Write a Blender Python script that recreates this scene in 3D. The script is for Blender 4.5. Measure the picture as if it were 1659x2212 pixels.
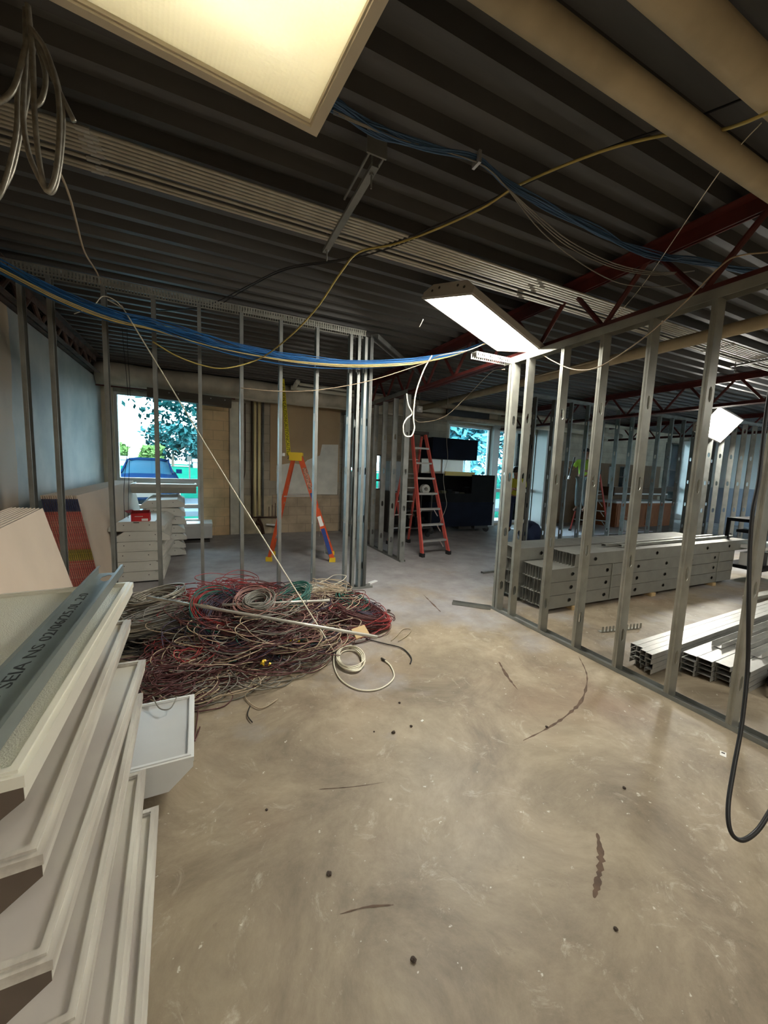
import bpy, bmesh, math, random
from mathutils import Vector, Matrix
random.seed(7)
S = bpy.context.scene
for o in list(bpy.data.objects): bpy.data.objects.remove(o)
COL = S.collection
# ---------------------------------------------------------------- camera, world, exposure
CAMH = 1.56
RW = Matrix(((0.906, 0.013, -0.424), (-0.422, 0.117, -0.899), (0.038, 0.993, 0.111)))
def ortho(m):
    c2 = -m.col[2].normalized(); c1 = m.col[1] - c2 * m.col[1].dot(c2); c1.normalize(); c0 = c2.cross(c1)
    return Matrix((c0, c1, -c2)).transposed()
RW = ortho(RW)
cd = bpy.data.cameras.new('camera'); cam = bpy.data.objects.new('camera', cd); COL.objects.link(cam)
cam.matrix_world = Matrix.Translation((0, 0, CAMH)) @ RW.to_4x4()
cd.sensor_fit = 'VERTICAL'; cd.sensor_height = 36.0; cd.lens = 831 / 2212 * 36.0
cd.clip_start = 0.02; cd.clip_end = 500
S.camera = cam
S.view_settings.view_transform = 'Standard'; S.view_settings.look = 'None'
S.view_settings.exposure = 1.15; S.view_settings.gamma = 1.0; S.view_settings.use_curve_mapping = False
W = bpy.data.worlds.new('sky'); S.world = W; W.use_nodes = True
bg = W.node_tree.nodes['Background']; bg.inputs[0].default_value = (0.86, 0.94, 1.0, 1); bg.inputs[1].default_value = 8.0
sun = bpy.data.objects.new('sun', bpy.data.lights.new('sun', 'SUN')); COL.objects.link(sun)
sun.data.energy = 7.0; sun.data.angle = 0.3; sun.data.color = (1, .96, .88); sun.rotation_euler = (math.radians(42), 0, math.radians(12))
LAMP_MID, LAMP_FAR, LAMP_FILL, TUBE = 30.0, 50.0, 12.0, 85.0
LAMP_COL = (1.0, 0.965, 0.87); LAMP_WARM = (1.0, 0.88, 0.68)

def ray(x, y):
    return (RW @ Vector((x - 829.5, -(y - 1106), -831.0))) / 831.0
def at(x, y, a='z', v=0.0):            # where a sight line meets a real plane of the room
    d = ray(x, y); o = Vector((0, 0, CAMH)); i = 'xyz'.index(a)
    if a == 'd':
        return o + d * v
    return o + d * ((v - o[i]) / d[i])
def dep(x, y, v): return Vector((0, 0, CAMH)) + ray(x, y) * v

# ---------------------------------------------------------------- materials
MATS = {}
def mat(name, col, rough=.6, metal=0.0, n=0.0, ns=8.0, col2=None, bump=0.0, bs=60.0, emit=None, trans=0.0, spec=None, stretch=None, detail=6):
    if name in MATS: return MATS[name]
    m = bpy.data.materials.new(name); m.use_nodes = True; nt = m.node_tree; N = nt.nodes; L = nt.links
    b = N['Principled BSDF']; b.inputs['Roughness'].default_value = rough; b.inputs['Metallic'].default_value = metal
    c = tuple(col) + (1,)
    b.inputs['Base Color'].default_value = c
    tc = N.new('ShaderNodeTexCoord'); mp = N.new('ShaderNodeMapping'); L.new(tc.outputs['Object'], mp.inputs[0])
    if stretch: mp.inputs['Scale'].default_value = stretch
    if n > 0 or col2:
        t = N.new('ShaderNodeTexNoise'); t.inputs['Scale'].default_value = ns; t.inputs['Detail'].default_value = detail; L.new(mp.outputs[0], t.inputs['Vector'])
        r = N.new('ShaderNodeValToRGB'); L.new(t.outputs[0], r.inputs[0])
        c2 = tuple(col2) if col2 else tuple(max(0, x * (1 - n)) for x in col)
        r.color_ramp.elements[0].position = .38; r.color_ramp.elements[1].position = .64
        r.color_ramp.elements[0].color = c2 + (1,); r.color_ramp.elements[1].color = c
        L.new(r.outputs[0], b.inputs['Base Color'])
    if bump > 0:
        t2 = N.new('ShaderNodeTexNoise'); t2.inputs['Scale'].default_value = bs; L.new(mp.outputs[0], t2.inputs['Vector'])
        bp = N.new('ShaderNodeBump'); bp.inputs['Strength'].default_value = bump; bp.inputs['Distance'].default_value = .01
        L.new(t2.outputs[0], bp.inputs['Height']); L.new(bp.outputs[0], b.inputs['Normal'])
    if emit:
        b.inputs['Emission Color'].default_value = tuple(emit[:3]) + (1,); b.inputs['Emission Strength'].default_value = emit[3]
    if spec is not None: b.inputs['Specular IOR Level'].default_value = spec
    if trans: b.inputs['Transmission Weight'].default_value = trans
    MATS[name] = m; return m
galv = mat('galvanised steel', (.40, .40, .35), .42, .55, .25, 5, bump=.05, bs=20)
galv_d = mat('dull galvanised steel', (.27, .28, .265), .5, .45, .25, 5)
galv_l = mat('bright galvanised steel', (.50, .50, .47), .45, .6, .2, 6)
studst = mat('stacked stud steel', (.30, .30, .27), .5, .4, .15, 5)
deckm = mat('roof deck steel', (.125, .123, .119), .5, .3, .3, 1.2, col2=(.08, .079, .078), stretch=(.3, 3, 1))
redm = mat('red oxide primer', (.12, .018, .014), .6, 0, .4, 5)
brownfp = mat('fireproofed brown steel', (.13, .075, .055), .8, 0, .5, 9)
white = mat('white enamel', (.72, .70, .60), .38, 0, .08, 3)
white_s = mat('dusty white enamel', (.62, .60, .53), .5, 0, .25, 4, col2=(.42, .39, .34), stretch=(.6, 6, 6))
whiteN = mat('cool white enamel', (.70, .71, .69), .4, 0, .06, 3)
lensm = mat('prismatic acrylic lens', (.70, .70, .58), .32, 0, .06, 2, bump=.5, bs=260)
lensg = mat('grey acrylic lens', (.50, .50, .48), .35, 0, .1, 2)
darkm = mat('dark steel', (.04, .035, .03), .6)
blackm = mat('black rubber', (.012, .012, .013), .5)
pipem = mat('tan pipe insulation', (.50, .42, .28), .75, 0, .2, 4)
pipeg = mat('cream pipe insulation', (.60, .54, .42), .75, 0, .35, 3)
drym = mat('drywall paper', (.60, .49, .38), .8, 0, .08, 2)
drye = mat('drywall edge', (.55, .50, .42), .85, 0, .3, 30)
orange = mat('orange fibreglass', (.62, .085, .02), .4, 0, .15, 6)
redf = mat('red fibreglass', (.55, .09, .07), .45, 0, .2, 8)
alum = mat('aluminium', (.6, .6, .58), .4, .7, .15, 8)
yellowp = mat('yellow plastic', (.70, .48, .02), .5)
bluep = mat('blue label', (.02, .05, .22), .5)
wirew = mat('white cable jacket', (.74, .70, .56), .5)
wirey = mat('yellow cable jacket', (.65, .48, .05), .5)
wireb = mat('blue cable jacket', (.03, .16, .42), .45)
wireg = mat('grey cable jacket', (.22, .21, .18), .5)
wirer = mat('red wire', (.30, .03, .03), .5)
wirem = mat('maroon wire', (.09, .028, .028), .5)
wirep = mat('pink wire', (.38, .20, .17), .5)
wiregn = mat('green wire', (.02, .13, .10), .5)
wiret = mat('tan wire', (.44, .35, .24), .5)
mc = mat('armoured cable', (.40, .37, .30), .4, .5, .3, 40)
paper = mat('white label paper', (.75, .75, .72), .7)
skin = mat('skin', (.32, .16, .10), .6)
hivis = mat('yellow green work shirt', (.50, .80, .08), .7)
hivy = mat('yellow safety vest', (.62, .60, .05), .7)
denim = mat('dark blue denim', (.015, .025, .07), .8)
greyc = mat('grey work trousers', (.16, .18, .18), .8)
hairm = mat('dark hair', (.01, .008, .007), .8)

# ---------------------------------------------------------------- mesh helpers
class MB:
    def __init__(s): s.v = []; s.f = []; s.m = []; s.mi = 0
    def add(s, vs, fs):
        b = len(s.v); s.v += [tuple(q) for q in vs]; s.f += [tuple(i + b for i in f) for f in fs]; s.m += [s.mi] * len(fs); return s
    def box(s, x0, x1, y0, y1, z0, z1, M=None):
        vs = [Vector(p) for p in ((x0,y0,z0),(x1,y0,z0),(x1,y1,z0),(x0,y1,z0),(x0,y0,z1),(x1,y0,z1),(x1,y1,z1),(x0,y1,z1))]
        if M: vs = [M @ q for q in vs]
        return s.add(vs, ((0,3,2,1),(4,5,6,7),(0,1,5,4),(1,2,6,5),(2,3,7,6),(3,0,4,7)))
    def bar(s, a, b, w, h, up=(0,0,1)):
        a = Vector(a); b = Vector(b); d = b - a; L = d.length; d.normalize(); u = Vector(up)
        if abs(d.dot(u)) > .98: u = Vector((1,0,0))
        sd = d.cross(u).normalized(); u = sd.cross(d)
        M = Matrix.Translation(a) @ Matrix((sd, d, u)).transposed().to_4x4()
        return s.box(-w/2, w/2, 0, L, -h/2, h/2, M)
    def prism(s, poly, t0, t1, axis='x', M=None):     # 2D polygon pushed along an axis
        n = len(poly); vs = []
        for t in (t0, t1):
            for p in poly:
                q = {'x': (t, p[0], p[1]), 'y': (p[0], t, p[1]), 'z': (p[0], p[1], t)}[axis]; q = Vector(q)
                vs.append(M @ q if M else q)
        fs = [tuple(range(n)), tuple(range(2*n-1, n-1, -1))] + [(i, i+n, (i+1) % n + n, (i+1) % n) for i in range(n)]
        return s.add(vs, fs)
    def tube(s, pts, r, n=6, caps=True):
        P = [Vector(p) for p in pts]; N = len(P)
        rr = r if isinstance(r, (list, tuple)) else [r] * N
        vs = []; u = None
        for i, p in enumerate(P):
            d = (P[min(i+1, N-1)] - P[max(i-1, 0)]).normalized()
            if u is None: u = d.orthogonal().normalized()
            u = (u - d * u.dot(d)); u = u.normalized() if u.length > 1e-6 else d.orthogonal().normalized()
            w = d.cross(u)
            for k in range(n):
                a = 2 * math.pi * k / n; vs.append(p + (u * math.cos(a) + w * math.sin(a)) * rr[i])
        fs = [(i*n+k, i*n+(k+1) % n, (i+1)*n+(k+1) % n, (i+1)*n+k) for i in range(N-1) for k in range(n)]
        if caps: fs += [tuple(range(n))[::-1], tuple(range((N-1)*n, N*n))]
        return s.add(vs, fs)
    def disc(s, c, nrm, r, t, n=14):
        c = Vector(c); nrm = Vector(nrm).normalized(); return s.tube([c - nrm*t/2, c + nrm*t/2], r, n)
    def build(s, name, m, parent=None, smooth=False, M=None):
        me = bpy.data.meshes.new(name)
        vs = s.v if M is None else [tuple(M @ Vector(q)) for q in s.v]
        me.from_pydata(vs, [], s.f); ms = m if isinstance(m, (list, tuple)) else [m]
        for x in ms: me.materials.append(x)
        if len(ms) > 1: me.polygons.foreach_set('material_index', s.m)
        bm = bmesh.new(); bm.from_mesh(me); bmesh.ops.recalc_face_normals(bm, faces=bm.faces); bm.to_mesh(me); bm.free()
        if smooth: me.polygons.foreach_set('use_smooth', [True] * len(me.polygons))
        o = bpy.data.objects.new(name, me); COL.objects.link(o); o.parent = parent
        return o
def tag(o, label=None, cat=None, group=None, kind=None):
    if label: o['label'] = label
    if cat: o['category'] = cat
    if group: o['group'] = group
    if kind: o['kind'] = kind
    return o
def thing(name, label, cat, loc=(0,0,0), group=None, M=None, rz=0):
    o = bpy.data.objects.new(name, None); COL.objects.link(o); o.empty_display_size = .1
    if M is not None: o.matrix_world = M
    else: o.location = loc; o.rotation_euler = (0, 0, rz)
    return tag(o, label, cat, group)
def copy_tree(o, parent=None):
    c = o.copy(); COL.objects.link(c); c.parent = parent
    for ch in [x for x in o.children if x != c]: copy_tree(ch, c)
    return c
def spline(P, per=6, jit=0):
    P = [Vector(p) for p in P]; out = []
    for i in range(len(P)-1):
        a = P[max(i-1,0)]; b = P[i]; c = P[i+1]; d = P[min(i+2, len(P)-1)]
        for k in range(per):
            t = k/per; q = .5*((2*b)+(c-a)*t+(2*a-5*b+4*c-d)*t*t+(3*b-a-3*c+d)*t**3)
            if jit: q = q + Vector((random.uniform(-jit,jit), random.uniform(-jit,jit), random.uniform(-jit,jit)))
            out.append(q)
    out.append(P[-1]); return out
ORD = ['first','second','third','fourth','fifth','sixth','seventh','eighth','ninth','tenth','eleventh','twelfth','thirteenth','fourteenth','fifteenth','sixteenth','seventeenth','eighteenth','nineteenth','twentieth']
def struct(o): o['kind'] = 'structure'; return o
PI = math.pi
XL, YF, XR, YB, ZD = -1.72, 9.0, 17.6, -4.0, 3.30
# ---------------------------------------------------------------- floor
def floor_mat():
    m = bpy.data.materials.new('stained concrete'); m.use_nodes = True; nt = m.node_tree; N = nt.nodes; L = nt.links; b = N['Principled BSDF']
    tc = N.new('ShaderNodeTexCoord')
    def noise(sc, det=8, rough=.6, dist=0):
        t = N.new('ShaderNodeTexNoise'); t.inputs['Scale'].default_value = sc; t.inputs['Detail'].default_value = det; t.inputs['Roughness'].default_value = rough; t.inputs['Distortion'].default_value = dist
        L.new(tc.outputs['Object'], t.inputs['Vector']); return t.outputs[0]
    def ramp(src, stops):
        r = N.new('ShaderNodeValToRGB'); L.new(src, r.inputs[0]); e = r.color_ramp.elements
        while len(e) < len(stops): e.new(.5)
        for k, (p, c) in enumerate(stops): e[k].position = p; e[k].color = tuple(c) + (1,)
        return r.outputs[0]
    def mix(a, c, f, mode='MIX'):
        x = N.new('ShaderNodeMix'); x.data_type = 'RGBA'; x.blend_type = mode
        for s, i in ((f, 0), (a, 6), (c, 7)):
            if hasattr(s, 'links'): L.new(s, x.inputs[i])
            else: x.inputs[i].default_value = s
        return x.outputs[2]
    base = ramp(noise(1.6, 14, .74, .5), [(.32, (.15,.118,.08)), (.47, (.25,.20,.138)), (.64, (.37,.305,.215))])
    warm = mix(base, (.30, .17, .10, 1), ramp(noise(.45, 4), [(.52, (0,0,0)), (.75, (.55,.55,.55))]))
    pale = mix(warm, (.56, .50, .40, 1), ramp(noise(4.2, 14, .8, 1.6), [(.56, (0,0,0)), (.72, (.85,.85,.85))]))
    specks = mix(pale, (.62, .58, .50, 1), ramp(noise(26, 3, .6), [(.69, (0,0,0)), (.72, (.8,.8,.8))]))
    dark = mix(specks, (.07, .045, .03, 1), ramp(noise(6.5, 12, .8, .8), [(.60, (0,0,0)), (.74, (.6,.6,.6))]))
    # the room beyond the partitions keeps a grey violet coating, worn away near the doorway
    sp = N.new('ShaderNodeSeparateXYZ'); L.new(tc.outputs['Object'], sp.inputs[0])
    m1 = N.new('ShaderNodeMath'); m1.operation = 'MULTIPLY_ADD'; L.new(noise(1.3, 5), m1.inputs[0]); m1.inputs[1].default_value = 8.0; L.new(sp.outputs[1], m1.inputs[2])
    coat = ramp(m1.outputs[0], [(0, (0,0,0)), (1, (1,1,1))])
    mr = N.new('ShaderNodeMapRange'); L.new(m1.outputs[0], mr.inputs[0]); mr.inputs[1].default_value = 6.6; mr.inputs[2].default_value = 8.4
    coatc = ramp(noise(1.9, 9, .7), [(.3, (.20,.185,.18)), (.7, (.40,.385,.385))])
    col = mix(dark, coatc, mr.outputs[0])
    L.new(col, b.inputs['Base Color'])
    rr = N.new('ShaderNodeMapRange'); L.new(noise(2.2, 6), rr.inputs[0]); rr.inputs[3].default_value = .38; rr.inputs[4].default_value = .68; L.new(rr.outputs[0], b.inputs['Roughness'])
    bp = N.new('ShaderNodeBump'); bp.inputs['Strength'].default_value = .12; bp.inputs['Distance'].default_value = .01; L.new(noise(14, 8), bp.inputs['Height']); L.new(bp.outputs[0], b.inputs['Normal'])
    return m
floor = struct(MB().box(XL-.2, XR+.2, YB-.2, YF+.2, -.1, 0).build('floor', floor_mat()))
# brown drag stains on the slab are worn into it: thin irregular smears
stain = mat('brown floor stain', (.12, .07, .04), .7, 0, .4, 20)
def smear(pts, w, nm='floor_stain', m=stain, parent=floor):
    P = spline(pts, 8); b = MB(); vs = []; n = len(P)
    for i, p in enumerate(P):
        d = (P[min(i+1,n-1)] - P[max(i-1,0)]).normalized(); sd = Vector((-d.y, d.x, 0)); k = w * (.25 + random.random()) * (math.sin(PI*(i+.5)/n) ** .5)
        vs += [p + sd*k*.5, p - sd*k*.5]
    vs = [(q[0], q[1], .0012) for q in vs]
    b.add(vs, [(2*i, 2*i+1, 2*i+3, 2*i+2) for i in range(n-1)]); return b.build(nm, m, parent)
smear([at(1250,1418), at(1268,1460), at(1258,1510), at(1225,1545), at(1180,1575), at(1130,1600)], .022)
smear([at(1290,1800), at(1298,1850), at(1292,1900), at(1283,1940)], .03)
smear([at(1078,1430), at(1095,1460), at(1118,1490)], .025); smear([at(915,1285), at(935,1305), at(952,1322)], .02)
smear([at(735,1975), at(790,1960), at(850,1955)], .008); smear([at(690,1705), at(760,1700), at(830,1690)], .006)

# ---------------------------------------------------------------- roof deck
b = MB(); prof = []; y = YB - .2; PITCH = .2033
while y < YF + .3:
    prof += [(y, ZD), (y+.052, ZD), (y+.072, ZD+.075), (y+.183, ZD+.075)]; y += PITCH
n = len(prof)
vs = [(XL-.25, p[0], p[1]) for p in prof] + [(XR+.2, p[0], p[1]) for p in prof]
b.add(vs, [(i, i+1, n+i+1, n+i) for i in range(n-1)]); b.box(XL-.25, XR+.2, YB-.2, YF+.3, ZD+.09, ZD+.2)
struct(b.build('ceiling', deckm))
# ---------------------------------------------------------------- walls
def block_mat(name, c1, c2, mort, sc=1.0):
    m = bpy.data.materials.new(name); m.use_nodes = True; nt = m.node_tree; N = nt.nodes; L = nt.links; bs = N['Principled BSDF']
    tc = N.new('ShaderNodeTexCoord'); sp = N.new('ShaderNodeSeparateXYZ'); L.new(tc.outputs['Object'], sp.inputs[0]); cb = N.new('ShaderNodeCombineXYZ')
    ad = N.new('ShaderNodeMath'); L.new(sp.outputs[0], ad.inputs[0]); L.new(sp.outputs[1], ad.inputs[1]); L.new(ad.outputs[0], cb.inputs[0]); L.new(sp.outputs[2], cb.inputs[1])
    br = N.new('ShaderNodeTexBrick'); L.new(cb.outputs[0], br.inputs['Vector']); br.inputs['Scale'].default_value = 1
    br.inputs['Brick Width'].default_value = .406; br.inputs['Row Height'].default_value = .203; br.inputs['Mortar Size'].default_value = .006
    br.inputs['Color1'].default_value = c1 + (1,); br.inputs['Color2'].default_value = c2 + (1,); br.inputs['Mortar'].default_value = mort + (1,)
    no = N.new('ShaderNodeTexNoise'); no.inputs['Scale'].default_value = 2.5; no.inputs['Detail'].default_value = 9; L.new(tc.outputs['Object'], no.inputs['Vector'])
    mx = N.new('ShaderNodeMix'); mx.data_type = 'RGBA'; mx.blend_type = 'MULTIPLY'; mx.inputs[0].default_value = .55; L.new(br.outputs[0], mx.inputs[6])
    r = N.new('ShaderNodeValToRGB'); r.color_ramp.elements[0].color = (.5,.5,.5,1); r.color_ramp.elements[0].position = .35; r.color_ramp.elements[1].position = .6; L.new(no.outputs[0], r.inputs[0]); L.new(r.outputs[0], mx.inputs[7])
    L.new(mx.outputs[2], bs.inputs['Base Color']); bs.inputs['Roughness'].default_value = .7
    bp = N.new('ShaderNodeBump'); bp.inputs['Strength'].default_value = .4; bp.inputs['Distance'].default_value = .01; inv = N.new('ShaderNodeMath'); inv.operation = 'SUBTRACT'; inv.inputs[0].default_value = 1
    L.new(br.outputs['Fac'], inv.inputs[1]); L.new(inv.outputs[0], bp.inputs['Height']); L.new(bp.outputs[0], bs.inputs['Normal']); return m
blk_grey = block_mat('bare grey block', (.48,.42,.32), (.43,.38,.29), (.34,.30,.23))
blk_tan = block_mat('painted tan block', (.85,.60,.33), (.83,.58,.32), (.66,.46,.26))
blk_low = block_mat('glazed tan block', (.55,.43,.29), (.50,.39,.27), (.36,.28,.2))
wallm = mat('tan painted plaster', (.40,.30,.19), .75, 0, .12, 1.5)
def panel_wall(name, x0, x1, z0, z1, holes, y0, y1, m):
    xs = sorted({x0, x1, *[h[0] for h in holes], *[h[1] for h in holes]}); zs = sorted({z0, z1, *[h[2] for h in holes], *[h[3] for h in holes]}); b = MB()
    for i in range(len(xs)-1):
        run = None
        for j in range(len(zs)-1):
            cx = (xs[i]+xs[i+1])/2; cz = (zs[j]+zs[j+1])/2; solid = not any(h[0] < cx < h[1] and h[2] < cz < h[3] for h in holes)
            if solid: run = [zs[j] if run is None else run[0], zs[j+1]]
            if (not solid or j == len(zs)-2) and run: b.box(xs[i], xs[i+1], y0, y1, *run); run = None
    return struct(b.build(name, m))
HOLES = [(-1.53,-.06,.30,2.84),(3.28,3.52,1.03,1.92),(3.96,4.14,1.03,1.92),(6.12,7.62,.9,2.86),(7.80,9.45,.06,2.86),(12.9,13.13,1.10,1.98),(13.5,13.95,1.10,1.98),(16.1,17.25,.2,3.0)]
panel_wall('wall_far', XL-.2, XR+.2, 0, ZD+.1, HOLES, YF, YF+.2, blk_grey)
def left_mat():
    m = bpy.data.materials.new('patched plaster'); m.use_nodes = True; nt = m.node_tree; N = nt.nodes; L = nt.links; bs = N['Principled BSDF']; bs.inputs['Roughness'].default_value = .55
    tc = N.new('ShaderNodeTexCoord'); sp = N.new('ShaderNodeSeparateXYZ'); L.new(tc.outputs['Object'], sp.inputs[0])
    no = N.new('ShaderNodeTexNoise'); no.inputs['Scale'].default_value = 1.6; no.inputs['Detail'].default_value = 7; L.new(tc.outputs['Object'], no.inputs['Vector'])
    r = N.new('ShaderNodeValToRGB'); e = r.color_ramp.elements; e[0].position = .35; e[0].color = (.27,.29,.29,1); e[1].position = .7; e[1].color = (.46,.46,.42,1); L.new(no.outputs[0], r.inputs[0])
    a = N.new('ShaderNodeMath'); a.operation = 'MULTIPLY_ADD'; L.new(no.outputs[0], a.inputs[0]); a.inputs[1].default_value = .25; L.new(sp.outputs[1], a.inputs[2])
    g = N.new('ShaderNodeMath'); g.operation = 'GREATER_THAN'; g.inputs[1].default_value = 5.28; L.new(a.outputs[0], g.inputs[0])
    x = N.new('ShaderNodeMix'); x.data_type = 'RGBA'; x.inputs[6].default_value = (.46,.36,.25,1); L.new(r.outputs[0], x.inputs[7]); L.new(g.outputs[0], x.inputs[0]); L.new(x.outputs[2], bs.inputs['Base Color']); return m
struct(MB().box(XL-.2, XL, YB, YF, 0, 3.0).build('wall_left', left_mat()))
struct(MB().box(XL-.45, XL-.2, YB, YF, 0, ZD+.1).build('wall_left_backing', brownfp))
FILL_WIN = (13.6, 17.2, .9, 2.8); panel_wall('wall_back', XL-.2, XR+.2, 0, ZD+.1, [FILL_WIN], YB-.2, YB, wallm)  # opening added out of view to let fill light into the right room
gw = mat('off white upper paint', (.78,.80,.78), .6, 0, .06, 2); gl = mat('blue grey lower paint', (.36,.40,.48), .6, 0, .06, 2)
wr = struct(MB().box(XR, XR+.2, YB, YF, 0, ZD+.1).build('wall_right', gw)); MB().box(XR-.01, XR, YB, YF, 0, 1.34).build('lower_paint', gl, wr)
# dressing of the far wall
struct(MB().box(-.04, .50, YF-.06, YF, 0, 2.84).build('wall_pier', blk_tan))
b = MB(); b.box(.52, .70, YF-.035, YF, 0, 2.86); struct(b.build('trim_1', mat('chalky white strip', (.85,.80,.66), .8, 0, .2, 5)))
struct(MB().box(-1.72, -1.53, YF-.05, YF, 0, 2.98).build('trim_2', mat('cream jamb paint', (.60,.52,.38), .7, 0, .15, 3)))
struct(MB().box(1.42, 3.0, YF-.02, YF, 0, .88).build('wall_lower_band', blk_low))
struct(MB().box(1.36, 2.98, YF-.025, YF, 1.2, 2.95).build('wall_upper_paint', mat('flat tan paint', (.52,.38,.22), .75, 0, .12, 2)))
patch = [(1.50,.90),(2.95,.90),(2.95,2.10),(2.55,2.08),(2.5,1.82),(2.2,1.70),(2.1,1.58),(1.85,1.62),(1.5,1.55)]
struct(MB().prism(patch, YF-.032, YF-.0255, 'y').build('wall_patch', mat('bare white plaster', (.82,.80,.72), .8, 0, .15, 4)))
struct(MB().box(.72, 1.4, YF-.03, YF, 0, .86).build('wall_low_patch', mat('old beige plaster', (.62,.53,.36), .8, 0, .3, 5)))
panel_wall('wall_wood_panel', 9.62, 15.9, 0, 2.05, [(12.9,13.13,1.10,1.98),(13.5,13.95,1.10,1.98)], YF-.02, YF, mat('brown wood panelling', (.17,.09,.035), .5, 0, .3, 3, stretch=(8,1,1)))

# ---------------------------------------------------------------- windows
fr = mat('anodised window frame', (.55,.55,.53), .4, .3); frd = mat('dark window frame', (.05,.035,.025), .5)
gm = bpy.data.materials.new('window glass'); gm.use_nodes = True; nt = gm.node_tree; nt.nodes.clear()
o_ = nt.nodes.new('ShaderNodeOutputMaterial'); mx = nt.nodes.new('ShaderNodeMixShader'); tr = nt.nodes.new('ShaderNodeBsdfTransparent'); gg = nt.nodes.new('ShaderNodeBsdfGlossy')
tr.inputs[0].default_value = (.84, .96, 1.0, 1); gg.inputs['Roughness'].default_value = .02; fz = nt.nodes.new('ShaderNodeFresnel'); fz.inputs[0].default_value = 1.45
nt.links.new(fz.outputs[0], mx.inputs[0]); nt.links.new(tr.outputs[0], mx.inputs[1]); nt.links.new(gg.outputs[0], mx.inputs[2]); nt.links.new(mx.outputs[0], o_.inputs[0])
def window(i, h, m, w=.06, bars=(), vb=()):
    x0, x1, z0, z1 = h; b = MB(); ya, yb = YF+.03, YF+.13
    b.box(x0, x0+w, ya, yb, z0, z1); b.box(x1-w, x1, ya, yb, z0, z1); b.box(x0+w, x1-w, ya, yb, z0, z0+w); b.box(x0+w, x1-w, ya, yb, z1-w, z1)
    for z, t in bars: b.box(x0+w, x1-w, ya, yb, z-t/2, z+t/2)
    for x, t in vb: b.box(x-t/2, x+t/2, ya+.01, yb-.01, z0+w, z1-w)
    f = struct(b.build('window_%d' % i, m)); MB().box(x0+w*.8, x1-w*.8, YF+.075, YF+.083, z0+w*.8, z1-w*.8).build('window_glass', gm, f); return f
b = MB(); b.box(FILL_WIN[0], FILL_WIN[1], YB-.15, YB-.09, FILL_WIN[2], FILL_WIN[2]+.06); b.box(FILL_WIN[0], FILL_WIN[1], YB-.15, YB-.09, FILL_WIN[3]-.06, FILL_WIN[3])
for x in (FILL_WIN[0], 15.4, FILL_WIN[1]-.06): b.box(x, x+.06, YB-.15, YB-.09, FILL_WIN[2]+.06, FILL_WIN[3]-.06)
f = struct(b.build('window_9', fr)); MB().box(FILL_WIN[0], FILL_WIN[1], YB-.125, YB-.117, FILL_WIN[2], FILL_WIN[3]).build('window_glass', gm, f)  # frame and glass of the added fill opening
window(1, HOLES[0], fr, .05, bars=((1.12,.16),(.62,.08)))
window(2, HOLES[1], frd, .04, bars=((1.27,.05),)); window(3, HOLES[2], frd, .03, bars=((1.27,.05),))
window(4, HOLES[3], fr, .06); window(5, HOLES[4], fr, .07, bars=((1.05,.10),), vb=((8.62,.07),))
window(6, HOLES[5], frd, .03, bars=((1.3,.07),)); window(7, HOLES[6], frd, .03, bars=((1.6,.03),)); window(8, HOLES[7], frd, .05, bars=((1.95,.04),(1.2,.2),(.8,.05)), vb=((16.6,.04),))
struct(MB().box(-1.6, 0.0, YF-.08, YF+.03, .24, .30).build('window_sill', fr))
struct(MB().box(7.60, 7.82, YF-.12, YF+.1, 0, 2.95).build('trim_3', fr))
struct(MB().box(9.40, 9.62, YF-.4, YF, 0, 2.95).build('trim_4', fr))
struct(MB().box(17.25, 17.6, YF-.9, YF, 0, 3.1).build('trim_5', mat('white reveal', (.88,.88,.86), .7)))
b = MB(); b.box(-1.7, .55, YF-.03, YF, 2.86, 3.28); struct(b.build('wall_head', mat('weathered metal panel', (.36,.33,.27), .45, .3, .5, 6)))
# ================================================================ steel framing
def stud_mb(H, w=.092, fl=.034, sgn=1, holes=True, t=.0022):
    b = MB(); hw = w/2; s = sgn
    def bx(x0, x1, *r): b.box(min(x0,x1), max(x0,x1), *r)
    bx(0, s*t, -hw, -.019, 0, H); bx(0, s*t, .019, hw, 0, H)
    z = 0
    if holes:
        c = .30
        while c < H - .1:
            bx(0, s*t, -.019, .019, z, c-.05)
            for q in (-1, 1):      # clipped corners give the punched slot its rounded ends
                for e in (-1, 1): b.prism([(q*.019, c+e*.05), (q*.019, c+e*.03), (q*.006, c+e*.05)], 0, s*t, 'x')
            z = c+.05; c += .61
    bx(0, s*t, -.019, .019, z, H)
    for q in (-1, 1):
        y0, y1 = sorted((q*hw, q*(hw-t))); bx(0, s*fl, y0, y1, 0, H)
        y0, y1 = sorted((q*hw, q*(hw-.009))); bx(s*(fl-t), s*fl, y0, y1, 0, H)
        bx(s*fl*.36, s*fl*.44, *sorted((q*hw, q*(hw+.0012))), 0, H); bx(s*fl*.56, s*fl*.64, *sorted((q*hw, q*(hw+.0012))), 0, H)   # rolled grooves
    return b
def track_mb(L, w=.095, up=1, lip=.032, slots=False):      # along x
    b = MB(); t = .002; hw = w/2
    b.box(0, L, -hw, hw, *sorted((0, up*t)))
    for q in (-1, 1):
        y0, y1 = sorted((q*hw, q*(hw-t)))
        if slots:
            b.box(0, L, y0, y1, *sorted((0, up*.012))); b.box(0, L, y0, y1, *sorted((up*(lip-.01), up*lip))); x = 0
            while x < L: b.box(x, min(x+.014, L), y0, y1, *sorted((up*.012, up*(lip-.01)))); x += .026
        else: b.box(0, L, y0, y1, *sorted((0, up*lip)))
    return b
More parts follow.
